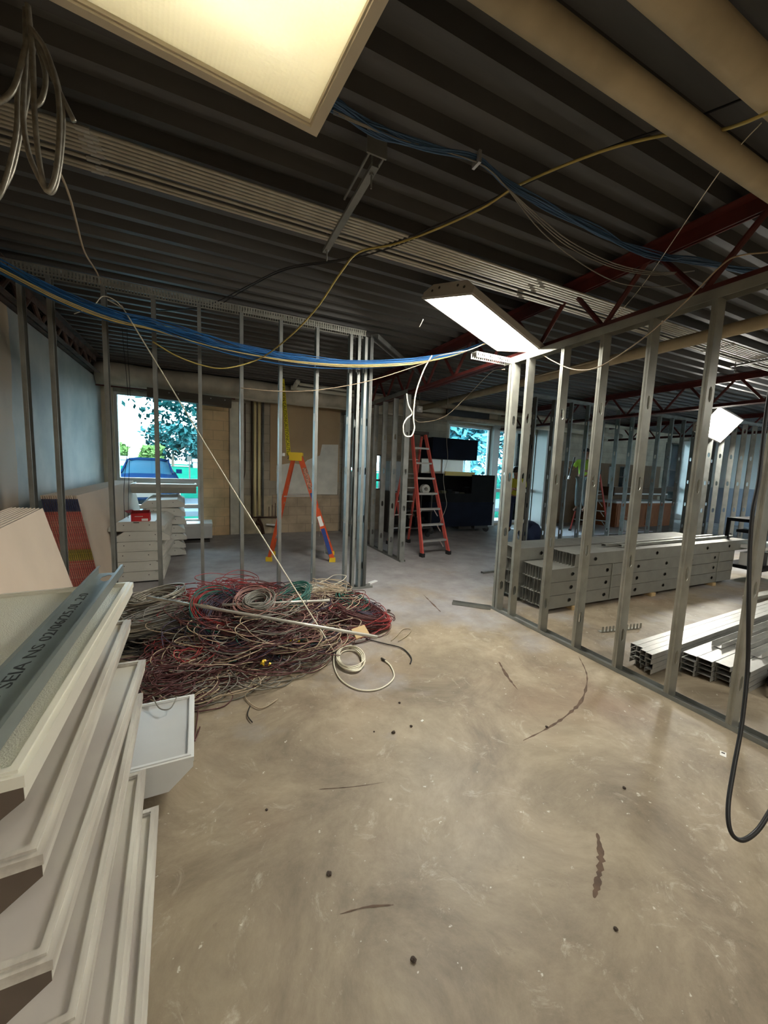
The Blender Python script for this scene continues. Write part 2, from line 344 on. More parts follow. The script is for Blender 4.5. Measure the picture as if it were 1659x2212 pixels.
def stud_row(pts, H, rz, m, label, group, z0=.003, sgn=1, proto=None, flip=None):
    if proto is None: proto = stud_mb(H, sgn=sgn).build('steel_stud', m)
    first = True
    for i, (x, y) in enumerate(pts):
        o = proto if first else proto.copy()
        if not first: COL.objects.link(o)
        first = False
        o.location = (x, y, z0); o.rotation_euler = (0, 0, rz + (PI if flip and i in flip else 0))
        tag(o, label(i), 'metal stud', group)
    return proto
# partition A, behind the wire pile, runs left-right
YA = 4.55
XA = [-1.43, -1.23, -.834, -.437, -.036, .368, .779, 1.19, 1.60, 1.735, 1.79]
nmA = ['grey steel stud standing tight beside the left wall in front of the leaning drywall', 'grey steel stud in front of the red and blue taped drywall ends',
 'tall steel stud at the left edge of the window, before the fixture stack', 'tall steel stud crossing the left window near the red box', 'tall steel stud at the right edge of the left window',
 'tall steel stud between the tan block pier and the orange ladder', 'tall steel stud passing in front of the orange ladder left rails', 'tall steel stud passing in front of the orange ladder right rails',
 'tall steel stud between the orange ladder and the wall end post', 'inner stud of the boxed end post left of the doorway', 'outer stud of the boxed end post left of the doorway']
stud_row([(x, YA) for x in XA], 3.13, 0, galv_d, lambda i: nmA[i], 'studs of the left partition', flip={9})
o = track_mb(3.5).build('floor_track', galv_d); o.location = (-1.5, YA, .001); tag(o, 'grey steel floor track under the left partition behind the wire pile', 'metal track')
o = track_mb(3.35, up=-1, lip=.07, slots=True).build('ceiling_track', galv); o.location = (-1.55, YA, 3.205); tag(o, 'slotted steel top track along the head of the left partition', 'metal track')
for x, w in ((1.86, 0), (1.90, 1)):
    s = stud_mb(3.13).build('steel_stud', galv_d); s.location = (x, YA+.0, .003); s.rotation_euler = (0, 0, PI if w else 0)
    tag(s, 'steel stud doubled onto the left partition end post, ' + ('nearest the doorway' if w else 'set in its middle'), 'metal stud', 'studs of the left partition')
# partition B on the right, below the joist
YBs = [3.345, 3.265, 3.06, 2.635, 2.247, 1.861, 1.468, 1.10]
nmB = ['bright steel stud at the doorway end of the right partition', 'bright steel stud doubled just right of the doorway end stud', 'steel stud in the right partition crossing the kneeling blue bag and the left end of the stud bundle',
 'steel stud in the right partition rising in front of the bundle corner', 'steel stud in the right partition in front of the worker on the ladder', 'steel stud in the right partition crossing the middle of the stud bundle',
 'steel stud in the right partition left of the bright hanging far lamp', 'nearest steel stud of the right partition, beside the hanging black cord']
nmB[2] = 'right partition steel stud, third from the doorway end, before the blue bag'
stud_row([(3.047, y) for y in YBs], 2.735, PI/2, galv, lambda i: nmB[i], 'studs of the right partition', sgn=1, flip={0})
o = track_mb(3.2).build('floor_track', galv_d); o.location = (3.047, 3.37, .001); o.rotation_euler = (0,0,-PI/2); tag(o, 'steel floor track of the right partition running towards the camera', 'metal track')
o = track_mb(3.5, up=-1, lip=.065).build('ceiling_track', galv); o.location = (3.047, 3.42, 2.795); o.rotation_euler = (0,0,-PI/2); tag(o, 'steel top track of the right partition under the red joist', 'metal track')
o = track_mb(.46, up=-1, lip=.055, slots=True).build('slotted_track', galv_l); o.location = (2.54, 3.36, 2.79); tag(o, 'short bright slotted track sticking out over the doorway from the right partition', 'metal track')
# header track over the doorway and partition C behind it
YC = [5.68, 5.74, 6.12, 6.55, 6.97, 7.4, 7.86, 8.3, 8.75]
stud_row([(3.047, y) for y in YC], 2.78, PI/2, galv_d, lambda i: 'grey steel stud of the rear partition by the red ladder, ' + ORD[i] + ' counting back', 'studs of the rear partition')
o = track_mb(3.3).build('floor_track', galv_d); o.location = (3.047, 5.64, .001); o.rotation_euler = (0,0,PI/2); tag(o, 'steel floor track of the rear partition left of the red ladder', 'metal track')
o = track_mb(3.3, up=-1, lip=.07).build('ceiling_track', galv_d); o.location = (3.047, 5.64, 2.86); o.rotation_euler = (0,0,PI/2); tag(o, 'steel top track of the rear partition beside the red ladder', 'metal track')
o = track_mb(2.3, up=-1, lip=.06).build('ceiling_track', galv_d); o.location = (1.93, YA, 3.2); o.rotation_euler = (0,0,math.atan2(1.1, 1.15)); tag(o, 'dull steel track running from the left partition head to the rear partition post', 'metal track')
# partition E far right, with large punched studs
XE = [5.66 + .53*i for i in range(15)]
stud_row([(x, 6.06) for x in XE], 3.14, 0, galv_d, lambda i: 'dark steel stud in the long partition behind the stud bundle, ' + ORD[i] + ' from its left end', 'studs of the long far partition')
o = track_mb(8.3).build('floor_track', galv_d); o.location = (5.5, 6.06, .001); tag(o, 'steel floor track of the long partition behind the stud bundle', 'metal track')
o = track_mb(8.3, up=-1, lip=.06).build('ceiling_track', galv_d); o.location = (5.5, 6.06, 3.2); tag(o, 'steel top track of the long partition behind the stud bundle', 'metal track')
XD = [10.0, 10.46, 10.93, 11.38, 11.83]
stud_row([(x, 4.7) for x in XD], 2.9, PI/5, galv_d, lambda i: 'grey steel stud in front of the two tone far wall, ' + ORD[i] + ' from the left', 'studs before the two tone wall')
o = track_mb(2.3, up=-1, lip=.06).build('ceiling_track', galv_d); o.location = (9.8, 4.7, 2.96); tag(o, 'steel top track over the studs before the two tone wall', 'metal track')
o = track_mb(2.3).build('floor_track', galv_d); o.location = (9.8, 4.7, .001); tag(o, 'steel floor track under the studs before the two tone wall', 'metal track')
# loose track piece on the floor by the doorway
o = track_mb(.44, up=1, w=.07).build('loose_track', galv_d); o.location = (2.66, 3.64, .004); o.rotation_euler = (0,0,math.atan2(-.30,.32)); tag(o, 'short grey track offcut lying on the floor at the doorway end of the right partition', 'metal track')
o = track_mb(.5, up=-1, w=.05).build('loose_track', galv_d); o.location = (3.9, 4.62, .036); o.rotation_euler = (0,0,.05); tag(o, 'short grey track offcut lying flat on the floor in the doorway beyond the right partition', 'metal track')

# ================================================================ roof joists
def joist(x, y0, y1, zb, m, label, pitch=.62, hz=.04, web=.026):
    t = thing('roof_joist', label, 'roof joist', (x, y0, zb))
    L = y1 - y0; H = ZD - .004 - zb
    b = MB()
    for s in (-1, 1): b.box(*sorted((s*.012, s*.095)), 0, L, H-.01, H); b.box(*sorted((s*.012, s*.022)), 0, L, H-.10, H-.01)
    b.build('top_chord', m, t); b = MB()
    for s in (-1, 1): b.box(*sorted((s*.012, s*.075)), 0, L, 0, .008); b.box(*sorted((s*.012, s*.020)), 0, L, .008, .06)
    b.build('bottom_chord', m, t); k = 0; y = .1
    while y + pitch < L:
        for a, c in (((0, y, H-.03), (0, y+pitch/2, .03)), ((0, y+pitch/2, .03), (0, y+pitch, H-.03))):
            MB().tube([Vector(a), Vector(c)], web/2, 8).build('web_bar', m, t)
        y += pitch
    return t
joist(3.10, -1.0, 8.9, 2.80, redm, 'red painted open web roof joist over the right partition', .72, web=.042)
joist(-1.66, -1.0, 8.3, 3.02, brownfp, 'brown dusty open web roof joist above the left wall', .5, web=.05)
joist(7.85, -1.0, 8.9, 2.80, redm, 'dark red open web roof joist far right beyond the bright lamp', .72, web=.042)
joist(12.6, -1.0, 8.9, 2.80, redm, 'dark red open web roof joist farthest away over the two tone wall room', .72, web=.042)
# ================================================================ pipes, duct, conduits
def pipe(pts, r, m, label, cat='pipe', name='insulated_pipe', group=None, n=16, per=1):
    return tag(MB().tube(spline(pts, per) if per > 1 else pts, r, n).build(name, m, smooth=True), label, cat, group)
pipe([(-1.6, 1.12, 3.06), (9, 1.12, 3.06)], .052, pipem, 'tan insulated pipe overhead, the lower left of the two at the top right')
pipe([(-1.6, .885, 3.06), (9, .885, 3.06)], .062, pipem, 'tan insulated pipe overhead, nearest the top right corner')
pipe([(4.62, 1.0, 3.02), (4.62, 8.2, 3.0)], .062, pipem, 'long tan insulated pipe running away over the right room')
t = thing('insulated_duct', 'wide cream insulated duct running along the top of the far wall', 'duct', (0, 8.62, 3.07))
b = MB(); P = [(x, .0 + .012*math.sin(x*2.1), .01*math.sin(x*3)) for x in [(-1.7 + .25*i) for i in range(37)]]
b.tube(P, [.205 + .008*math.sin(i*1.3) for i in range(37)], 20); b.build('duct_wrap', pipeg, t, smooth=True)
b = MB(); b.tube([(-1.7, -.06, -.17), (7.3, -.06, -.17)], .035, 10); b.build('lower_pipe', mat('white pipe cover', (.62,.58,.47), .6), t, smooth=True)
tag(MB().tube([(-1.7, 8.5, 2.845), (.6, 8.5, 2.845)], .012, 8).build('copper_pipe', redm), 'thin dark red pipe under the duct above the left window', 'pipe')
pipe([(1.75, 8.0, 3.25), (1.75, 8.28, 3.18), (1.9, 8.3, 3.17), (4.3, 8.3, 3.17)], .045, mat('white pipe insulation', (.60,.57,.47), .7), 'white insulated pipe with an elbow above the duct behind the caution tape', per=5)
pipe([(1.8, 8.12, 3.22), (4.2, 8.12, 3.2)], .03, mat('white pipe insulation', 0), 'thin white insulated pipe just above the elbowed pipe')
pipe([(3.4, 8.05, 3.14), (12.5, 8.05, 3.14)], .06, pipeg, 'cream insulated pipe crossing above the tool chests')
pipe([(4.6, 8.4, 2.93), (12.5, 8.4, 2.93)], .07, pipeg, 'dusty cream pipe low over the far windows')
b = MB(); b.box(5.6, 6.9, 8.3, 8.7, 2.97, 3.12); tag(b.build('duct_mouth', blackm), 'black open duct end above the blue far window', 'duct')
# vertical pipes on the far wall
for i, (x, r, m, z0, lb) in enumerate(((1.03, .03, mat('pale yellow pipe', (.90,.78,.42), .5), .36, 'pale yellow wall pipe, left of the close pair'), (1.12, .03, mat('pale yellow pipe', 0), .42, 'pale yellow wall pipe, right of the close pair'), (.965, .014, mat('blackened copper', (.06,.035,.02), .5, .3), .33, 'thin dark pipe left of the yellow wall pipes'), (1.20, .022, galv_d, .4, 'grey metal pipe right of the yellow wall pipes'))):
    pipe([(x, YF-.07, z0), (x, YF-.07, 2.98)], r, m, lb + ' on the far wall', name='wall_pipe', group='pipes on the far wall')
rust = mat('rusty iron', (.09,.045,.025), .8, .1, .5, 20)
pipe([(.83, YF-.05, 2.85), (.83, YF-.05, 1.55), (.80, YF-.06, 1.25), (.72, YF-.08, 1.0)], .009, rust, 'thin rusty wire running down the grey blocks beside the yellow pipes', name='wall_wire', per=4)
t = thing('pipe_manifold', 'rusty valve manifold at the foot of the yellow wall pipes', 'pipe fitting', (1.05, YF-.10, 0))
MB().tube([(-.06,0,.38), (.5,0,.38)], .016, 8).build('cross_pipe', rust, t); MB().tube([(.05,0,.36), (.12,0,.20), (.16,0,.0)], .035, 8).build('trap', rust, t)
MB().tube([(.12,0,.22), (.0,0,.27)], .045, 8).build('flange', rust, t); MB().tube([(.22,-.02,.22), (.45,-.04,.2), (.52,-.05,.12)], .022, 8).build('white_elbow', paper, t)
for k in range(3): MB().tube([(.28+.07*k,0,.38), (.28+.07*k,0,.62+.04*k)], .008, 6).build('stub_pipe', rust, t)
# conduit rack
cond = mat('galvanised conduit', (.60,.59,.53), .4, .4, .12, 9)
ys = [2.556 + .0325*i for i in range(6)] + [2.772, 2.832, 2.866]
for i, y in enumerate(ys):
    pos = (ORD[i] + ' from the bundle edge nearest the camera') if i < 6 else ('single tube just beyond the six' if i == 6 else ('nearer tube of the outer pair' if i == 7 else 'farther tube of the outer pair'))
    t = thing('conduit', 'long galvanised conduit under the roof deck, ' + pos, 'conduit', (0, y, 3.172), 'conduits under the roof deck')
    MB().tube([(-1.5, 0, 0), (11.5, 0, 0)], .0105, 8).build('tube', cond, t, smooth=True)
    for x in (-.55 + .03*(i % 2), 2.52 + .05*(i % 3), 5.6): MB().tube([(x, 0, 0), (x+.06, 0, 0)], .0145, 8).build('coupling', galv_l, t)
def hanger(x, y0, y1, label):
    t = thing('conduit_hanger', label, 'pipe hanger', (x, 0, 0)); b = MB()
    b.box(-.02, .02, y0, y1, 3.136, 3.139); b.box(-.02, -.017, y0, y1, 3.139, 3.157); b.box(.017, .02, y0, y1, 3.139, 3.157); b.build('strut_channel', galv_d, t)
    for y in (y0+.05, y1-.05): MB().tube([(0, y, 3.06), (0, y, ZD)], .005, 6).build('threaded_rod', galv_d, t); MB().disc((0, y, 3.13), (0,0,1), .012, .01, 6).build('nut', galv_d, t)
    return t
hanger(.84, 2.05, 2.98, 'trapeze strut with threaded rods carrying the conduits above the orange ladder')
hanger(6.6, 2.5, 2.98, 'trapeze strut carrying the conduits over the far right room')
b = MB(); b.box(.79, .80, 2.03, 2.42, 3.17, 3.182); b.box(.87, .88, 2.03, 2.42, 3.17, 3.182); b.box(.78, .89, 2.02, 2.03, 3.17, 3.3); tag(b.build('bracket', galv_d), 'dark double rail bracket fixed to the deck above the conduits', 'bracket')
# strut style baseboard heater cover hanging under the duct
t = thing('cover_panel', 'dark brown curved metal cover hanging above the left window', 'metal cover', (-.9, 8.38, 2.86), rz=0)
b = MB(); pr = [(-.10, 0), (-.11,-.12), (-.09,-.17), (.09,-.17), (.11,-.12), (.10, 0)]; b.prism(pr, 0, 1.42, 'x'); b.build('shell', mat('dark bronze enamel', (.075,.062,.045), .5), t)
for x in (.35, .5, .85, 1.05, 1.3): MB().disc((x, -.11, -.05), (0,1,0), .010, .01, 8).build('screw', alum, t)
t.rotation_euler = (.0, .03, 0)

# ================================================================ troffers
def troffer(name, label, cat, M, L=1.22, Wd=.61, lens=None, body=white, D=.125, group=None, endm=None, ends=True, kr=.011):
    t = thing(name, label, cat, M=M, group=group); hl, hw = L/2, Wd/2; r = .030
    b = MB()
    for (x0, x1, y0, y1) in ((-hl, hl, -hw, -hw+r), (-hl, hl, hw-r, hw), (-hl, -hl+r, -hw+r, hw-r), (hl-r, hl, -hw+r, hw-r)): b.box(x0, x1, y0, y1, -.022, 0)
    b.build('frame', body, t)
    b = MB(); g = .018    # raised inner door bead
    for (x0, x1, y0, y1) in ((-hl+.012, hl-.012, -hw+.012, -hw+.026), (-hl+.012, hl-.012, hw-.026, hw-.012), (-hl+.012, -hl+.026, -hw+.026, hw-.026), (hl-.026, hl-.012, -hw+.026, hw-.026)): b.box(x0, x1, y0, y1, 0, .006)
    b.build('door_frame', body, t)
    MB().box(-hl+r-.002, hl-r+.002, -hw+r-.002, hw-r+.002, -.014, -.009).build('lens', lens or lensm, t)
    b = MB(); k = .004; c = .105 * Wd / .61
    sec = [(-hw+k, -.022), (-hw+k, -.05), (-hw+c, -D), (hw-c, -D), (hw-k, -.05), (hw-k, -.022)]
    inn = [(p[0]*.992, p[1]+(.0015 if i in (2,3) else 0)) for i, p in enumerate(sec)]
    n = 6
    vs = [(x, q[0], q[1]) for x in (-hl+k, hl-k) for q in sec] + [(x, q[0], q[1]) for x in (-hl+k, hl-k) for q in inn]
    fs = []
    for off, in ((0,), (12,)): fs += [(off+i, off+i+6, off+i+7, off+i+1) for i in range(5)]
    b.add(vs, fs); b.build('housing', body, t)
    for s in (-1, 1):
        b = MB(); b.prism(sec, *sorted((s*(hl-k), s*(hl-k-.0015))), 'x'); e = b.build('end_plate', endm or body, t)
        if ends:
            for y in ((-.19, -.11, .11, .19) if kr > .01 else (-.14, .14)): MB().disc((s*(hl-k+.001), y*Wd/.61, -.055 - .02*(abs(y) < .15)), (1,0,0), kr, .004, 8).build('knockout', darkm, e)
    return t
def frameM(A, B, D_):       # local x from A to B, local y from A to D
    A, B, D_ = Vector(A), Vector(B), Vector(D_); x = (B-A).normalized(); y = (D_-A); y = (y - x*y.dot(x)).normalized(); z = x.cross(y)
    c = A + (B-A)/2 + (D_-A)/2
    return Matrix.Translation(c) @ Matrix((x, y, z)).transposed().to_4x4()
def lampmat(nm, s, col): return mat(nm, (.8,.8,.7), .5, emit=col + (s,))
# hanging lamps; local +z is the lens side so it points down
A, B_, C_, D_ = (1.81,3.21,3.11), (1.94,2.64,2.97), (3.1,2.94,2.77), (2.97,3.52,2.91)
def lamp(A, Bv, Dv, strength, label, nm):
    M = frameM(A, Bv, Dv)
    if M.col[2].z > 0: M = frameM(Dv, Vector(Dv) + (Vector(Bv)-Vector(A)), A)
    t = troffer('troffer_lamp', label, 'ceiling light', M, lens=lampmat(nm, strength, LAMP_COL), body=mat('grey beige enamel', (.42,.39,.34), .45), D=.11)
    return t
lm = lamp(A, D_, B_, LAMP_MID, 'lit rectangular fluorescent troffer hanging tilted in the middle over the doorway', 'lit lens middle')
lf = lamp((9.28,4.29,3.06), (10.49,4.37,2.9), (9.19,4.63,2.57), LAMP_FAR, 'brightly lit troffer dangling at a steep angle on the far right', 'lit lens far')
for i, (x, y, lb) in enumerate(((.3, -1.3, 'added lit fill troffer hanging behind the camera'), (3.4, -1.2, 'lit troffer hanging behind the camera over the right side, added as fill'), (6.6, .3, 'added lit fill troffer hanging over the right room'))):  # unseen fill lamps, added to brighten the room
    lamp((x-.61, y-.3, 2.75), (x+.61, y-.3, 2.75), (x-.61, y+.3, 2.75), LAMP_FILL, lb, 'added fill lens')
# the near overhead troffer, only partly lit by the tube nearest the camera
az = math.radians(6.5); ux = Vector((-math.cos(az), -math.sin(az), 0)); uy = Vector((.10, -.995, 0)).normalized(); K = Vector((.285, 1.10, 2.42))
M = frameM(K, K + ux*1.22, K + uy*.61)
tl = bpy.data.materials.new('backlit acrylic lens'); tl.use_nodes = True; nt = tl.node_tree; nt.nodes.clear(); o_ = nt.nodes.new('ShaderNodeOutputMaterial'); ad = nt.nodes.new('ShaderNodeAddShader'); tr = nt.nodes.new('ShaderNodeBsdfTranslucent'); df = nt.nodes.new('ShaderNodeBsdfDiffuse')
tr.inputs[0].default_value = (.50,.50,.46,1); df.inputs[0].default_value = (.46,.46,.42,1); nt.links.new(tr.outputs[0], ad.inputs[0]); nt.links.new(df.outputs[0], ad.inputs[1]); nt.links.new(ad.outputs[0], o_.inputs[0])
tcn = nt.nodes.new('ShaderNodeTexCoord'); ck = nt.nodes.new('ShaderNodeTexVoronoi'); ck.inputs['Scale'].default_value = 110; ck.inputs['Randomness'].default_value = 0; nt.links.new(tcn.outputs['Object'], ck.inputs['Vector']); bp = nt.nodes.new('ShaderNodeBump'); bp.inputs['Strength'].default_value = .6; bp.inputs['Distance'].default_value = .004; nt.links.new(ck.outputs['Distance'], bp.inputs['Height']); nt.links.new(bp.outputs[0], df.inputs['Normal'])
Z = M.col[2].z
if Z > 0: M = frameM(K + uy*.61, K + uy*.61 + ux*1.22, K)
ot = troffer('troffer_lamp', 'large white prismatic troffer hanging overhead nearest the camera, half lit', 'ceiling light', M, lens=tl, body=mat('warm white enamel', (.55,.49,.38), .45), D=.12)
# fluorescent tubes inside: local x runs away from the corner
for y_, x0, x1, s in ((-.12, -.50, -.1, TUBE), (.0, -.50, .5, 1.6), (.14, -.5, .5, 1.2)):
    MB().tube([(x0, y_, -.06), (x1, y_, -.06)], .013, 10).build('fluorescent_tube', mat('tube glow %s' % s, (.9,.9,.8), .5, emit=LAMP_COL + (s,)), ot)
b = MB(); b.tube([M @ Vector((-.45,-.2,-.12)), (M @ Vector((-.45,-.2,-.12))).xy.to_3d() + Vector((0,0,ZD))], .0015, 4); tag(b.build('hanging_wire', galv_d), 'thin wire holding up the near overhead troffer', 'wire')
# ================================================================ foreground stack of troffers
def stackT(zc, far, near_len, rz, roll, label, lens, body, L=1.22, tiltx=0):
    # far = world position of the far right corner of the rim
    x = Vector((math.sin(rz), -math.cos(rz), tiltx)).normalized()          # towards the camera
    y = Vector((-math.cos(roll), 0, math.sin(roll))); y = (y - x*y.dot(x)).normalized()
    M = frameM(Vector(far), Vector(far) + x*L, Vector(far) + y*.61)
    if M.col[2].z < 0: M = frameM(Vector(far) + y*.61, Vector(far) + y*.61 + x*L, Vector(far))
    return troffer('light_fixture', label, 'light fixture', M, L=L, lens=lens, body=body, group='removed troffers stacked at left', endm=mat('painted shade brown', (.15,.115,.09), .6, .1, .3, 5), ends=False)  # dark brown end plates carry the shade under each rim as colour
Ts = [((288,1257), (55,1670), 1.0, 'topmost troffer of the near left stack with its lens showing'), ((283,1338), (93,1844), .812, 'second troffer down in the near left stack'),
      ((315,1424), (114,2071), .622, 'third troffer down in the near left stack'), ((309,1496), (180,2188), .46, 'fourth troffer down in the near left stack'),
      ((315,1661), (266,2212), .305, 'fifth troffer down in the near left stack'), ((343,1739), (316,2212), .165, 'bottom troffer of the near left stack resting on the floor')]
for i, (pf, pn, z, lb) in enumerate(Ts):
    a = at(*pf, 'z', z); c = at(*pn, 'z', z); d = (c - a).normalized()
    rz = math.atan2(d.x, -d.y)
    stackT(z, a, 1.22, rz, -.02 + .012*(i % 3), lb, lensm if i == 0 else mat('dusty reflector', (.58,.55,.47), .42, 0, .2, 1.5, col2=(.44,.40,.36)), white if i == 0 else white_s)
# small square troffer poking out behind
M = frameM(at(416,1645,'z',.2), at(418,1500,'z',.165), at(416,1645,'z',.2) + Vector((-.6, .03, 0)))
if M.col[2].z < 0: M = frameM(at(418,1500,'z',.165), at(416,1645,'z',.2), at(418,1500,'z',.165) + Vector((-.6,.03,0)))
t = troffer('light_fixture', 'small square troffer with grey lens lying face up beside the wire pile', 'light fixture', M, L=.60, lens=lensg, body=whiteN, D=.14, ends=False)
# grey stud with stamped letters lying on the top fixture
t = thing('stamped_stud', 'grey metal stud printed with black stamped characters lying across the top fixture', 'metal stud')
P0 = at(240,1238,'z',1.035); P1 = at(-40,1592,'z',1.03)
# centre line from its far punched end towards the camera
x = (P1 - P0).normalized(); Lg = 1.5
M = Matrix.Translation(P0) @ Matrix((x, Vector((0,0,1)).cross(x).normalized(), Vector((0,0,1)))).transposed().to_4x4()
t.matrix_world = M; wv = .046
b = MB()
hx = .09
b.box(0, hx-.05, -wv, wv, 0, .002); b.box(hx+.05, Lg, -wv, wv, 0, .002); b.box(hx-.05, hx+.05, -wv, -.022, 0, .002); b.box(hx-.05, hx+.05, .022, wv, 0, .002)
for q in (-1, 1):
    for e in (-1, 1): b.prism([(hx+e*.05, q*.022), (hx+e*.02, q*.022), (hx+e*.05, q*.005)], 0, .002, 'z')
b.build('web', mat('blue grey galvanised', (.24,.28,.27), .4, .35, .2, 4), t)
for q in (-1, 1): MB().box(0, Lg, *sorted((q*wv, q*(wv+.002))), 0, .038).box(0, Lg, *sorted((q*wv, q*(wv-.008))), .036, .038).build('flange', mat('blue grey galvanised', 0), t)
# stamped characters as thin printed shapes, reading along the stud
def text_mesh(body, size, name, m, parent, M, extr=.0003, align='CENTER'):
    cu = bpy.data.curves.new(name, 'FONT'); cu.body = body; cu.size = size; cu.extrude = extr; cu.align_x = align; cu.resolution_u = 2
    o = bpy.data.objects.new(name, cu); COL.objects.link(o); bpy.context.view_layer.update()
    me = bpy.data.meshes.new_from_object(o.evaluated_get(bpy.context.evaluated_depsgraph_get())); bpy.data.objects.remove(o)
    me.materials.clear(); me.materials.append(m); r = bpy.data.objects.new(name, me); COL.objects.link(r); r.parent = parent; r.matrix_local = M; return r
ink = mat('black stamping ink', (.02,.022,.022), .6)
# reading direction from the near end towards the far end
Mt = Matrix(((-1,0,0,.30),(0,-1,0,-.018),(0,0,1,.0028),(0,0,0,1)))
Ms = Mt @ Matrix.Scale(1.36, 4, (1,0,0)) @ Matrix.Scale(.80, 4, (0,1,0))
text_mesh('R40EO SEIA NS 02/06/25.0L 2:0', .052, 'stamped_text', ink, t, Ms, align='RIGHT')
# ================================================================ drywall stacks leaning on the left wall
def lean_stack(n, xb, xt, ya, yb, H, label, group, tape=None, skew=0.0, step=.0165, dy=0.0, rot=0.0):
    # sheets lean with the foot out at xb and the head at xt (front sheet); each further sheet sits behind
    for i in range(n):
        t = thing('drywall_sheet', label(i), 'drywall sheet', (xb - i*step, ya + dy*i, 0), group, rz=rot)
        ang = math.atan2(xb - xt, H)
        Mx = Matrix.Rotation(-ang, 4, 'Y'); b = MB(); Ls = math.hypot(H, xb-xt)
        b.box(-.0125, 0, 0, yb-ya, 0, Ls, Mx); s = b.build('gypsum_board', drym, t)
        b = MB(); b.box(-.0120, -.0005, 0, yb-ya, Ls, Ls+.0008, Mx); b.build('top_edge', drye, t)
        if tape:
            b = MB()
            for (z0, z1, mi) in tape: b.mi = mi; b.box(-.0128, .0002, -.0012, 0, Ls*z0, Ls*z1, Mx)
            b.build('end_tape', [tapeR, tapeB, tapeY], t)
tapeR = mat('red printed tape', (.42,.03,.03), .5, 0, .35, 60, col2=(.55,.25,.2)); tapeB = mat('navy printed tape', (.02,.03,.09), .5); tapeY = mat('yellow printed tape', (.5,.4,.06), .5, 0, .8, 90)
# taped stack, far
lean_stack(17, -.98, -1.18, 4.90, 8.45, 1.17, lambda i: 'red and blue taped drywall sheet leaning near the window, ' + ('front sheet' if i == 0 else ORD[i] + ' from the front'), 'taped drywall sheets',
           tape=((0,.1,1),(.1,.42,0),(.42,.52,2),(.52,.86,0),(.86,.97,1)), step=.0175)
# plain stack, nearer
lean_stack(9, -.62, -.905, 2.1, 3.74, 1.17, lambda i: 'plain tan drywall sheet leaning at far left, ' + ('front sheet' if i == 0 else ORD[i] + ' back from the room side'), 'plain drywall sheets', step=.026, dy=.012, rot=.12)

# ================================================================ second stack of fixtures by the window
whs = mat('chalky enamel', (.60,.59,.53), .5, 0, .12, 3)
def downT(x0, y0, z, rz, label, L=1.22, rx=0, ry=0, D=.12):
    # lens down: rim at the bottom, tapered housing on top
    M = Matrix.Translation((x0, y0, z)) @ Matrix.Rotation(rz, 4, 'Z') @ Matrix.Rotation(PI + rx, 4, 'X') @ Matrix.Rotation(ry, 4, 'Y')
    return troffer('light_fixture', label, 'light fixture', M, L=L, lens=lensm, body=whs, D=D, group='troffers stacked by the left window', kr=.006)
zz = .025
for i in range(6):
    downT(-.80 + .012*(-1)**i + .012*i, 6.22 + .02*i, zz, PI/2 + .05*math.sin(i*2.1), 'upturned troffer in the stack under the red box, ' + ['bottom one', 'second from the floor', 'third from the floor', 'fourth from the floor', 'fifth from the floor', 'top one carrying the red box'][i]); zz += .126
for i, (z, rzz, r) in enumerate(((.03, .35, .0), (.16, .3, .02), (.29, .34, 0), (.42, .2, .04), (.56,.25,.03), (.70, .15, .05), (.83, .1, -.04))):
    downT(-.66 + .01*i, 7.6 - .02*i, z, PI/2 + rzz*.4, 'upturned troffer in the rear stack at the window, ' + ORD[i] + ' from the floor', rx=r)
troffer('light_fixture', 'troffer lying level on top of the rear stack at the window', 'light fixture', Matrix.Translation((-.62, 7.95, 1.15)) @ Matrix.Rotation(.02, 4, 'Z'), L=1.0, lens=lensm, body=whs, D=.16)
troffer('light_fixture', 'white troffer lying face up on the floor under the left window against the tan pier', 'light fixture', Matrix.Translation((-.22, 8.45, .37)), L=.74, Wd=.6, lens=whiteN, body=whiteN, D=.30)
b = MB(); b.box(-.55, .1, 8.2, 8.7, 0, .04); tag(b.build('wood_skid', darkm), 'dark low skid under the white troffer by the window', 'skid')
t = thing('red_box', 'small open red cardboard box sitting on the stack of upturned troffers', 'box', (-.74, 5.82, .77))
b = MB(); b.box(-.10,.10,-.08,-.077,0,.11); b.box(-.10,.10,.077,.08,0,.11); b.box(-.10,-.097,-.077,.077,0,.11); b.box(.097,.10,-.077,.077,0,.11); b.box(-.10,.10,-.08,.08,0,.002)
rdm = mat('red printed card', (.50,.015,.02), .5); b.build('carton', rdm, t)
b = MB(); b.bar((0,-.08,.11), (.02,-.14,.155), .20, .002); b.bar((-.10,0,.11), (-.14,.02,.14), .15, .002, up=(0,0,1)); b.build('flap', mat('dark red card', (.25,.01,.015), .6), t)
MB().box(.015, .085, -.0815, -.0802, .01, .04).build('label_sticker', paper, t)
MB().box(-.06, .03, -.0815, -.0802, .065, .072).build('print_line', paper, t)
b = MB(); b.box(-.03,.03,-.006,.006,0,.008); o = b.build('screwdriver_bit', darkm); o.location = (-.78, 5.70, .76); tag(o, 'tiny dark metal clip lying in front of the red box', 'clip')

